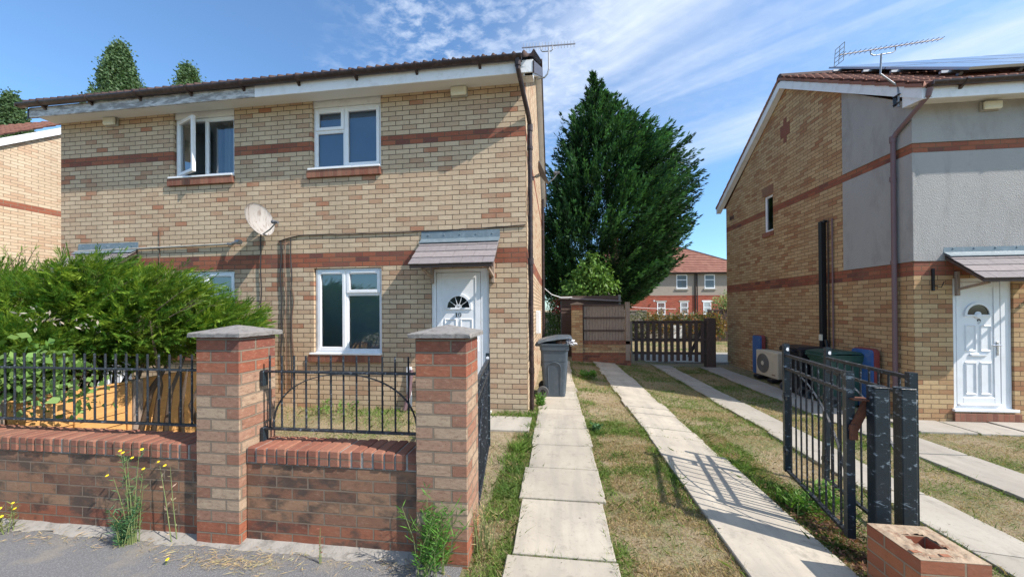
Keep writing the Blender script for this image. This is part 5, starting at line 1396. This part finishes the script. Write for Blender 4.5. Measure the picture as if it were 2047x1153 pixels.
# one lighter broadleaved shrub in front of it
def broadleaf(name, label, loc, blobs, n, colA, colB, leaf=(.12,.08), cat='shrub', droop=-.2, trunk=True, stem_r=.03, clump=40, mat='leaf'):
    root = thing(name, label, cat, loc)
    P = []; D = []; Cc = []; L = []
    tot = sum(b[3]*b[4]*b[5] for b in blobs)
    for (x,y,z,a,b,c) in blobs:
        k = max(1, int(n/clump*a*b*c/tot))
        q = unit(rng.normal(size=(k,3)))*rng.uniform(.35,1.0,(k,1))**.5; ctr = np.array([x,y,z]) + q*np.array([a,b,c])
        cc = np.array(colA) + (np.array(colB)-np.array(colA))*rng.uniform(0,1,(k,1))
        for _ in range(clump):
            P.append(ctr + rng.normal(size=(k,3))*leaf[0]*1.0); D.append(unit(q*.6 + rng.normal(size=(k,3))*.8 + np.array([0,0,droop]))); Cc.append(cc*(1+rng.uniform(-.28,.28,(k,1)))); L.append(rng.uniform(.6,1.25,k))
    P = np.concatenate(P); D = np.concatenate(D); Cc = np.concatenate(Cc); L = np.concatenate(L)
    V, F, c3 = leaves(P, D, L*leaf[0], L*leaf[1], Cc)
    fast('crown', V, F, M[mat], root, c3)
    if trunk:
        m = MB(); b0 = Vector(loc)
        for i, (x,y,z,a,b,c) in enumerate(blobs):
            m.tube([b0+Vector((.03*i,0,0)), b0.lerp(Vector((x,y,z)),.5)+Vector((.05,0,.05)), (x,y,z+c*.3)], [stem_r, stem_r*.6, stem_r*.2], 6)
        m.build('trunk', M['bark'], root, smooth=True)
    return root
broadleaf('broadleaf_shrub', 'pale green broadleaved sapling in front of the big conifer', (1.75,7.9,-.1), [(1.35,8.0,2.3,.5,.4,.35),(1.7,7.9,2.75,.55,.4,.45),(1.9,8,3.25,.38,.3,.35),(2.15,8,2.35,.35,.3,.3),(1.0,8.1,2.25,.3,.3,.25)], 2300, (.10,.22,.04), (.20,.34,.08), leaf=(.15,.09), clump=9)
broadleaf('flowering_shrub', 'leafy shrub with red flowers between the left house and the shed', (.55,8.6,0), [(.50,8.6,1.0,.40,.4,.9),(.45,8.7,1.7,.35,.3,.4),(.2,9,.7,.5,.4,.7)], 2600, (.07,.14,.035), (.16,.24,.06), leaf=(.09,.05), clump=12)
broadleaf('rose_flowers', 'red and pink flowers on the shrub beside the shed', (.48,8.25,1.4), [(.45,8.25,1.65,.18,.12,.28)], 120, (.50,.05,.06), (.65,.16,.15), leaf=(.08,.07), clump=5, cat='flowers', trunk=False)
broadleaf('garden_shrub', 'orange and green shrub behind the slatted gate', (7.0,14.9,-.25), [(6.2,14.9,.7,.8,.3,.6),(7.6,14.9,.75,.9,.3,.55),(8.8,14.8,.6,.7,.3,.6)], 3000, (.10,.17,.05), (.38,.17,.06), leaf=(.14,.08), clump=12)
broadleaf('garden_shrub', 'tangled bush hanging over the far fence', (5.0,15.4,-.25), [(5.2,15.3,.6,.9,.35,.7),(4.2,15.3,.3,.9,.3,.6)], 2200, (.09,.13,.05), (.22,.20,.10), leaf=(.13,.07), clump=12)
broadleaf('climbing_shrub', 'pale leafy climber above the dark fence beside the right house', (9.7,15.6,-.2), [(9.6,15.5,1.75,.45,.3,.35),(9.95,15.6,2.0,.35,.3,.35)], 900, (.20,.30,.10), (.38,.44,.22), leaf=(.14,.06), clump=9)
# poplars far behind the roof
def poplar(x, y, H, Rr, label, seed):
    root = thing('poplar_tree', label, 'tree', (x, y, -.5), group='poplars behind the left house')
    n = 2600; hz = rng.uniform(.15, 1.0, n)**.75*H
    prof = np.interp(hz/H, [0.12,.3,.6,.8,.92,1.0], [.7,1,.95,.62,.34,.03])*Rr
    ang = rng.uniform(0, 6.283, n); lob = np.array([noise.noise(Vector((math.cos(a)*1.5+seed, math.sin(a)*1.5, z*.35))) for a, z in zip(ang, hz)])
    Rz = prof*(1+.55*lob)*rng.uniform(.25,1.02,n)**.7
    c = np.stack([x+np.cos(ang)*Rz, y+np.sin(ang)*Rz, hz-.5], 1); cc = np.array((.055,.11,.040))+rng.uniform(0,1,(n,1))*np.array((.075,.095,.055))
    P=[];D=[];Cc=[]
    for k in range(30):
        P.append(c+rng.normal(size=(n,3))*np.array([.26,.26,.42])); D.append(unit(rng.normal(size=(n,3))+np.array([.5,0,.5]))); Cc.append(cc*(1+rng.uniform(-.35,.35,(n,1))))
    P=np.concatenate(P);D=np.concatenate(D);Cc=np.concatenate(Cc); L=rng.uniform(.7,1.3,len(P))
    V,F,c3=leaves(P,D,L*.24,L*.15,Cc); fast('crown',V,F,M['leaf'],root,c3)
    m=MB(); limbs(m,(x,y,-.5),(x,y,H*.93),.45,16,1.6,seed); m.build('trunk',M['bark'],root,smooth=True)
poplar(-43.2, 25, 28.5, 3.0, 'tallest poplar behind the roof of the left house', 2)
poplar(-46.4, 26, 23.8, 1.6, 'shorter poplar joined to the left of the tallest one', 8)
poplar(-35.3, 25, 25.5, 1.9, 'small poplar top to the right of the tallest one', 4)
poplar(-56.8, 25, 24.6, 2.3, 'poplar above the roof at the left edge', 6)
# conifer hedge over the orange fence
def hedge():
    root = thing('conifer_hedge', 'bright green feathery conifer hedge hanging over the orange fence', 'hedge', (-5.3,-1.7,0))
    B_ = [(-6.0,-1.95,1.30,1.5,.85,.78,2600),(-4.75,-1.75,1.42,1.0,.85,.66,1900),(-4.0,-1.7,1.42,.78,.6,.45,1100),(-3.35,-1.6,1.36,.40,.4,.26,380),(-4.45,-2.0,1.80,.40,.4,.34,380),(-3.7,-1.9,1.74,.36,.3,.24,240),(-6.6,-2.1,1.75,.6,.4,.35,500),(-5.6,-2.5,.95,1.1,.25,.35,900),(-5.3,-2.3,1.0,.5,.4,.25,400),(-4.55,-2.52,1.12,.42,.16,.34,520)]
    P=[];D=[];Cc=[];L=[];Wd=[]
    for (x,y,z,a,b,c,n) in B_:
        q = unit(rng.normal(size=(n,3)))*rng.uniform(.30,1.0,(n,1))**.45; ctr = np.array([x,y,z])+q*np.array([a,b,c])
        if x > -5.5: ctr[:,2] = np.maximum(ctr[:,2], (1.02 if x > -4.5 else .86)+rng.uniform(-.06,.12,n))
        ax = unit(np.array([.95,-.30,.28])+q*np.array([.5,.6,.45])+rng.normal(size=(n,3))*.28)
        sd = unit(np.cross(ax, rng.normal(size=(n,3))+np.array([0,0,1.2])))
        PL = rng.uniform(.16,.34,n)[:,None]
        bc = np.array((.065,.165,.024))+rng.uniform(0,1,(n,1))**1.5*np.array((.20,.20,.02)); bc[:] *= (1+.35*np.array([noise.noise(Vector((p[0]*2.2,p[1]*2.2,p[2]*2.2))) for p in ctr]))[:,None]
        for k in range(28):
            s = (k//2+.5)/14; sg = 1 if k%2 else -1
            base = ctr+ax*PL*(s-.35); dv = unit(ax*(1.25+.6*s)+sd*sg*(.85-.5*s)+rng.normal(size=(n,3))*.12)
            P.append(base); D.append(dv); Cc.append(bc*(1+rng.uniform(-.2,.2,(n,1))+.25*s)); L.append(rng.uniform(.7,1.2,n)*(.10-.05*s)+.01); Wd.append(np.full(n,.0075))
    P=np.concatenate(P);D=np.concatenate(D);Cc=np.clip(np.concatenate(Cc),0,1);L=np.concatenate(L);Wd=np.concatenate(Wd)
    V,F,c3=leaves(P,D,L,Wd,Cc,mid=.5); fast('foliage',V,F,M['leaf'],root,c3)
    m=MB(); rg=random.Random(2)
    for i in range(26):
        x=-6.6+i*.125; z=rg.uniform(.9,1.5); m.tube([(x,-1.75+rg.uniform(-.2,.2),0),(x+.05,-1.8,z*.5),(x+rg.uniform(.1,.5),-1.9+rg.uniform(-.3,.3),z)],[.03,.022,.006],6)
    m.build('stems',M['bark'],root,smooth=True)
    # loose sprays sticking up out of the top
    m=MB(); P=[];D=[]
    for i in range(96):
        x=rg.uniform(-7.0,-4.9) if i<46 else rg.uniform(-4.9,-3.4); b0=Vector((x,-1.9+rg.uniform(-.3,.3),(1.78 if x<-4.9 else 1.78-.22*(x+4.9))+rg.uniform(-.12,.12))); e=b0+(Vector((rg.uniform(-.25,.35),rg.uniform(-.1,.1),rg.uniform(.22,.50))) if i<46 else Vector((rg.uniform(.15,.50),rg.uniform(-.1,.1),rg.uniform(.08,.26))))
        m.tube([b0,b0.lerp(e,.5)+Vector((.02,0,.02)),e],[.005,.004,.0015],5)
        for k in range(26):
            t=.15+.85*k/26; q=b0.lerp(e,t); P.append(q); D.append(((e-b0).normalized()*.8+Vector((rg.uniform(-1,1),rg.uniform(-1,1),rg.uniform(-.3,.6)))*.8))
    P=np.array([list(p) for p in P]);D=unit(np.array([list(p) for p in D])); V,F,c3=leaves(P,D,rng.uniform(.04,.09,len(P)),np.full(len(P),.008),jitcol((.20,.30,.06),len(P)))
    fast('loose_sprays',V,F,M['leaf'],root,c3); m.build('twigs',M['bark'],root)
hedge()
broadleaf('climbing_vine', 'broad leaved vine trailing through the railing at the left', (-5.3,-2.8,.3), [(-5.0,-2.72,.80,.75,.10,.22),(-3.95,-2.72,.98,.38,.08,.26),(-3.50,-2.76,.86,.20,.06,.14),(-5.5,-2.7,1.15,.6,.10,.18)], 1500, (.12,.24,.05), (.22,.34,.09), leaf=(.075,.045), clump=7, cat='vine', stem_r=.008)
broadleaf('dead_leaves', 'dry white and brown clippings caught in the hedge', (-4.2,-2.3,1.45), [(-4.3,-2.52,1.50,.22,.04,.05),(-3.9,-2.42,1.46,.12,.04,.04)], 50, (.38,.31,.24), (.55,.50,.44), leaf=(.045,.018), clump=5, cat='clippings', trunk=False)

# ------------------------------------------------------------ grass and weeds
RECT = np.array(SLABS)
def on_slab(x, y, pad=0.0):
    k = np.zeros(len(x), bool)
    for (a, b, c, d) in RECT: k |= (x > a-pad) & (x < b+pad) & (y > c-pad*.2) & (y < d+pad*.2)
    return k
def gzv(x): return -0.27*np.clip((x-0.9)/3.2, 0, 1)
def nz2(x, y, s, seed):
    return (np.sin(x*s*1.3+seed)+np.sin(y*s*1.7+seed*2.1)+np.sin((x+y)*s*.9+seed*.7)+np.sin((x*.6-y*1.2)*s*2.3+seed*1.3))/4
def blades(x, y, h, wdt, col, lean=.5, zadd=0.0):
    n = len(x); a = rng.uniform(0, 6.283, n); b = np.stack([x, y, gzv(x)-.012+zadd], 1)
    s = np.stack([np.cos(a), np.sin(a), np.zeros(n)], 1)*wdt[:,None]/2
    d = np.stack([rng.normal(size=n)*lean, rng.normal(size=n)*lean, np.ones(n)], 1); d = unit(d)*h[:,None]
    m_ = b+d*.55; t = b+d*1.0; t[:,2] -= h*.12*rng.uniform(0,1,n); t[:,:2] += d[:,:2]*.5
    V = np.stack([b-s, b+s, m_+s*.7, t, m_-s*.7], 1).reshape(-1,3); F = np.arange(n*5).reshape(-1,5)
    return V, F, np.repeat(col, 5, 0)
def scatter(n, x0, x1, y0, y1): return rng.uniform(x0, x1, n), rng.uniform(y0, y1, n)
def inside_house(x, y):
    lx = x-6.072; ly = y-1.141
    return ((x > -8.3) & (x < .03) & (y > -.02)) | ((lx > -.06) & (ly > -.05)) | ((y < -2.84) & (x < -.09)) | ((x>.2)&(x<2.65)&(y>5.4)) | ((x>2.22)&(x<2.59)&(y<-2.78))
STRAW, GREEN, DEEP = np.array((.46,.36,.205)), np.array((.17,.26,.055)), np.array((.10,.19,.04))
parts_g = []
for (n, x0, x1, y0, y1, hs_) in ((230000, -.1, 2.6, -3.3, -.2, 1.0), (80000, .7, 4.9, -.2, 6.2, 1.15), (95000, 2.2, 7.4, -3.2, 1.1, 1.0), (36000, -4.1, .1, -2.85, 0, 1.1), (16000, 3.6, 6.1, 1.0, 6.2, 1.0)):
    x, y = scatter(n, x0, x1, y0, y1); k = ~(on_slab(x, y, -.012) & ~(~on_slab(x, y, -.05) & (nz2(x, y, 9.0, 5.0) > .05))) & ~inside_house(x, y)
    g1 = nz2(x, y, 2.1, 1.0)+.6*nz2(x, y, 6.5, 4.0); bare = nz2(x, y, 3.7, 9.0)+.7*nz2(x, y, 11, 2.0)
    edge = on_slab(x, y, .10); green = (g1 + edge*.45 + rng.normal(size=n)*.35) > .36
    k &= ~((bare > .38) & (rng.uniform(0,1,n) < .75) & ~green)
    x, y, green, edge, g1 = x[k], y[k], green[k], edge[k], g1[k]; n = len(x)
    h = rng.uniform(.012,.036,n)*hs_; h[green] *= 1.6; tall = rng.uniform(0,1,n) < .02; h[tall] *= 2.0
    c = np.where(green[:,None], GREEN, STRAW)*(1+rng.uniform(-.35,.35,(n,1)))*(1+rng.uniform(-.10,.10,(n,3)))
    parts_g.append(blades(x, y, h, rng.uniform(.0022,.0048,n)*(1.4 if y0 > -1 else 1.0), c, lean=.9))
# grass creeping over the edges and up between the slabs
for (a_, b_, c_, d_) in SLABS[:48]:
    for ex in (a_, b_):
        n = int((d_-c_)*330); y = rng.uniform(c_, d_, n); x = ex + rng.normal(size=n)*.016 + .012*nz2(y*0+ex, y, 9, 1); m__ = rng.uniform(0,1,n) < np.clip(.45+.9*nz2(x, y, 4.0, 2.5), .06, 1)
        x, y = x[m__], y[m__]; n = len(x); c = np.where((rng.uniform(0,1,n) < .55)[:,None], GREEN, STRAW*.9)*(1+rng.uniform(-.35,.3,(n,1)))
        parts_g.append(blades(x, y, rng.uniform(.025,.065,n), rng.uniform(.003,.005,n), c, lean=.8, zadd=.012))
    n = int(rng.uniform(0, 70)); x0_ = rng.uniform(a_, b_-.1); x = x0_ + rng.uniform(0,.22,n); x = x[x < b_]; n = len(x)
    if n: parts_g.append(blades(x, np.full(n, c_)+rng.normal(size=n)*.006, rng.uniform(.012,.035,n), rng.uniform(.003,.005,n), np.where((rng.uniform(0,1,n) < .4)[:,None], GREEN, STRAW)*(1+rng.uniform(-.3,.3,(n,1))), lean=.9, zadd=.015))
def tuft(cx, cy, r, n, h, col, lean=.5, w=.005):
    q = rng.normal(size=(n,2))*r; x, y = cx+q[:,0], cy+q[:,1]
    parts_g.append(blades(x, y, rng.uniform(.5,1.15,n)*h, rng.uniform(.6,1.2,n)*w, col*(1+rng.uniform(-.3,.3,(n,1))), lean=lean))
# ragged edges of lush grass: by the pier, at the house corner, along the slabs
for (cx, cy, r, n, h) in ((.02,-1.35,.06,260,.15),(-.02,-1.62,.07,220,.11),(.06,-.98,.06,160,.09),(.10,-.62,.05,120,.09),(-.02,-2.2,.08,160,.09),(.03,-1.85,.07,160,.10),(-.05,-2.6,.06,120,.10),
                          (.10,-.12,.05,140,.11),(-.10,-.10,.10,220,.10),(-.35,-.08,.12,220,.09),(-.55,-.16,.06,80,.09),(.12,.16,.04,90,.10),(.14,.5,.03,60,.10),
                          (.93,.7,.08,160,.07),(.98,1.6,.09,160,.07),(1.05,2.7,.12,200,.08),(.95,-.75,.05,150,.08),(1.0,-1.4,.07,120,.07),(1.50,-1.1,.05,120,.07),(1.52,-1.75,.04,90,.08),(1.48,-2.1,.05,90,.07),(1.15,-2.3,.12,240,.06),(1.3,-2.0,.10,160,.06),
                          (2.32,-1.3,.07,260,.11),(2.36,-1.65,.07,240,.10),(2.42,-2.05,.07,200,.10),(2.30,-.85,.07,150,.08),(2.55,-.9,.08,160,.08),(2.35,-2.5,.05,120,.10),(2.75,-1.9,.10,220,.11),(3.0,-1.6,.12,200,.09),(3.1,-2.3,.09,160,.10),
                          (-1.2,-.12,.20,300,.10),(-2.2,-.10,.30,420,.10),(-3.2,-.12,.25,260,.12),(-1.9,-.5,.3,220,.07),(4.3,-.6,.12,120,.06),(4.2,-2.1,.15,160,.06),(5.6,-.4,.2,140,.05),(4.4,.9,.12,140,.05),(2.5,4.6,.3,300,.05),(1.2,4.9,.2,220,.06)):
    tuft(cx, cy, r, n, h, GREEN*np.array((.95,1.05,.9)) if rng.uniform() < .7 else DEEP)
nV = 0; VV = []; FF = []; CC = []
for (V, F, c3) in parts_g: VV.append(V); FF.append(F+nV); CC.append(c3); nV += len(V)
o = fast('grass', np.concatenate(VV), np.concatenate(FF), M['grass'], None, np.clip(np.concatenate(CC),0,1)); o['kind'] = 'stuff'
# far lawn and rough ground: dry tufts
x, y = scatter(15000, 3.0, 12.0, 9.8, 15.0); n = len(x)
V, F, c3 = blades(x, y, rng.uniform(.02,.05,n), rng.uniform(.01,.02,n), np.where((nz2(x,y,1.5,3)>.2)[:,None], GREEN*.9, STRAW)*(1+rng.uniform(-.2,.2,(n,1))), lean=.8)
o = fast('far_lawn', V, F, M['grass'], None, c3); o['kind'] = 'stuff'

def weed(name, label, x, y, H, nst, col, spread=.5, leaf=(.05,.006), per=46, flowers=None, base_r=.02, lean=(0,0), z0=0.0, cat='weed', stemcol='grass', fh=(.85,1.0), mat='leaf'):
    root = thing(name, label, cat, (x, y, z0)); P=[];D=[];sm=MB();rg=random.Random(int(abs(x)*1000)); tips=[]
    for i in range(nst):
        a=rg.uniform(0,6.283); h=H*rg.uniform(.45,1.0); sp=spread*rg.uniform(.2,1)*h
        b0=Vector((x+rg.uniform(-1,1)*base_r,y+rg.uniform(-1,1)*base_r,z0)); e=b0+Vector((math.cos(a)*sp+lean[0]*h,math.sin(a)*sp*.6+lean[1]*h,h)); mid=b0.lerp(e,.5)+Vector((-math.cos(a)*sp*.15,0,h*.06))
        sm.tube([b0,mid,e],[.0032,.0024,.0010],5); tips.append(e)
        for k in range(per):
            t=rg.uniform(.08,1.0); q=(b0.lerp(mid,t*2) if t<.5 else mid.lerp(e,t*2-1)); P.append(list(q)); aa=rg.uniform(0,6.283); D.append([math.cos(aa),math.sin(aa),rg.uniform(.2,1.3)])
    n=len(P);V,F,c3=leaves(np.array(P),unit(np.array(D)),rng.uniform(.5,1.2,n)*leaf[0],rng.uniform(.7,1.2,n)*leaf[1],jitcol(col,n))
    fast('leaves',V,F,M[mat],root,c3)
    ms=bpy.data.materials.get('weed stem') or mat_plain('weed stem',(.16,.20,.07),.7); sm.build('stems',ms,root)
    if flowers:
        mf=bpy.data.materials.get('yellow petals') or mat_plain('yellow petals',(.85,.62,.02),.6)
        for e in tips:
            if e.z-z0 < H*.55: continue
            for q in range(flowers):
                c_=e+Vector((rg.uniform(-.03,.03),rg.uniform(-.02,.02),rg.uniform(-.01,.02))); fm=MB(); fm.lathe([(0,0),(.009,.003),(.010,.006),(.004,.008),(0,.012)],c_,9,axis=(rg.uniform(-.4,.4),-.5,1)); fm.build('flower_head',mf,root)
    return root
weed('ragwort', 'tall yellow flowered weed growing against the long low wall', -2.36, -3.17, .66, 9, (.10,.19,.07), spread=.22, leaf=(.045,.005), per=46, flowers=1, base_r=.02)
weed('weed_clump', 'bushy ferny base of the tall weed at the wall foot', -2.40, -3.20, .26, 16, (.07,.17,.07), spread=.55, leaf=(.05,.006), per=40, base_r=.03)
weed('ragwort', 'yellow flowered weed at the bottom left corner', -3.42, -3.20, .22, 12, (.20,.22,.09), spread=.6, leaf=(.05,.006), per=30, flowers=1, base_r=.05)
weed('dry_weed', 'thin dry stalk beside the tall weed on the wall', -2.09, -3.13, .62, 2, (.42,.34,.22), spread=.22, leaf=(.035,.010), per=12, lean=(-.28,0), flowers=1)
weed('willowherb', 'bright green narrow leaved bush at the foot of the right pier', -.30, -3.20, .40, 30, (.095,.23,.035), spread=.68, leaf=(.075,.0065), per=34, base_r=.08)
weed('willowherb', 'tall thin stem rising out of the green bush by the right pier', -.33, -3.17, .55, 2, (.12,.24,.06), spread=.10, leaf=(.05,.007), per=24)
weed('dry_weed', 'reddish dead stalk below the short wall', -.99, -3.19, .26, 2, (.30,.13,.09), spread=.12, leaf=(.02,.005), per=14)
weed('dry_weed', 'tall straw grass stems beside the right pier', -.05, -2.95, .34, 22, (.50,.40,.20), spread=.35, leaf=(.06,.004), per=8, base_r=.07)
weed('weed_clump', 'leafy green weed at the gate foot by the slab', 2.38, -2.05, .16, 22, (.13,.26,.04), spread=.9, leaf=(.075,.016), per=14, base_r=.10, z0=-.12)
weed('weed_clump', 'leafy green weed between the gates', 2.66, -1.9, .20, 16, (.15,.28,.05), spread=.7, leaf=(.07,.018), per=14, base_r=.08, z0=-.13)
weed('weed_clump', 'small blue green weed in the middle grass', .93, -.66, .09, 20, (.09,.20,.08), spread=.9, leaf=(.05,.016), per=10, base_r=.03)
weed('weed_clump', 'low green weeds by the front wall of the left house', -2.9, -.14, .20, 18, (.14,.27,.05), spread=.8, leaf=(.07,.014), per=14, base_r=.25)
weed('weed_clump', 'green weed beside the grey bin wheel', .17, .38, .20, 14, (.11,.24,.04), spread=.5, leaf=(.08,.022), per=12, base_r=.04)
weed('weed_clump', 'broad green weeds in the shaded middle strip', 1.12, 2.9, .14, 26, (.12,.26,.05), spread=.9, leaf=(.10,.03), per=10, base_r=.16)
weed('dandelion', 'yellow flower lying on the pavement', -1.92, -3.33, .03, 1, (.12,.20,.05), spread=.3, leaf=(.02,.005), per=4, flowers=1)
# dead leaves and soil round the gate foot and the stump
n = 1500; x = rng.normal(2.42,.13,n); y = rng.normal(-2.45,.32,n); k = ~((x > 2.25) & (x < 2.585) & (y < -2.80)) & (x > 2.22); x, y = x[k], y[k]; n = len(x)
V, F, c3 = leaves(np.stack([x, y, gzv(x)+.012+rng.uniform(0,.02,n)], 1), np.stack([rng.normal(size=n), rng.normal(size=n), rng.uniform(-.1,.5,n)], 1), rng.uniform(.015,.05,n), rng.uniform(.006,.02,n), jitcol((.22,.12,.07), n, .5))
o = fast('leaf_litter', V, F, M['grass'], None, c3); tag(o, 'brown dead leaves gathered under the iron gates', None, None, 'stuff')
# dead grass and litter lying on the pavement
n = 900; x = np.concatenate([rng.normal(-1.55,.20,n//2), rng.uniform(-3.4,-.2,n//2)]); y = np.concatenate([rng.normal(-3.27,.035,n//2), rng.normal(-3.20,.04,n//2)])
d = np.stack([rng.normal(size=n), rng.normal(size=n)*.6, rng.uniform(0,.15,n)], 1)
V, F, c3 = leaves(np.stack([x, np.minimum(y,-3.13), np.full(n,.010)+rng.uniform(0,.01,n)], 1), d, rng.uniform(.02,.07,n), rng.uniform(.0015,.004,n), jitcol((.55,.42,.22), n, .3))
o = fast('dry_litter', V, F, M['grass'], None, c3); tag(o, 'straw and dead grass lying on the pavement', None, None, 'stuff')
# tree across the road, known only as the dark reflection in the ground floor panes
broadleaf('street_tree', 'dark tree across the road, seen as the reflection in the ground floor window', (-4.5,-24,0), [(-4.5,-24,4.2,3.4,2.5,2.6),(-6.5,-24,3.0,2.4,2,1.8),(-2.2,-24,2.8,2.2,2,1.8)], 5200, (.05,.10,.04), (.11,.17,.07), leaf=(.45,.3), clump=12, cat='tree', stem_r=.22)
broadleaf('reflection_hedge', 'low hedge across the road, added out of view to reflect along the foot of the window panes', (-8,-22,0), [(-11,-22,.9,4,.8,.9),(-4,-22,.9,4,.8,.9),(3,-22,.9,4,.8,.9)], 3500, (.05,.10,.04), (.11,.16,.06), leaf=(.35,.25), clump=10, cat='hedge', stem_r=.1)  # unseen hedge, added so the lower panes reflect something green
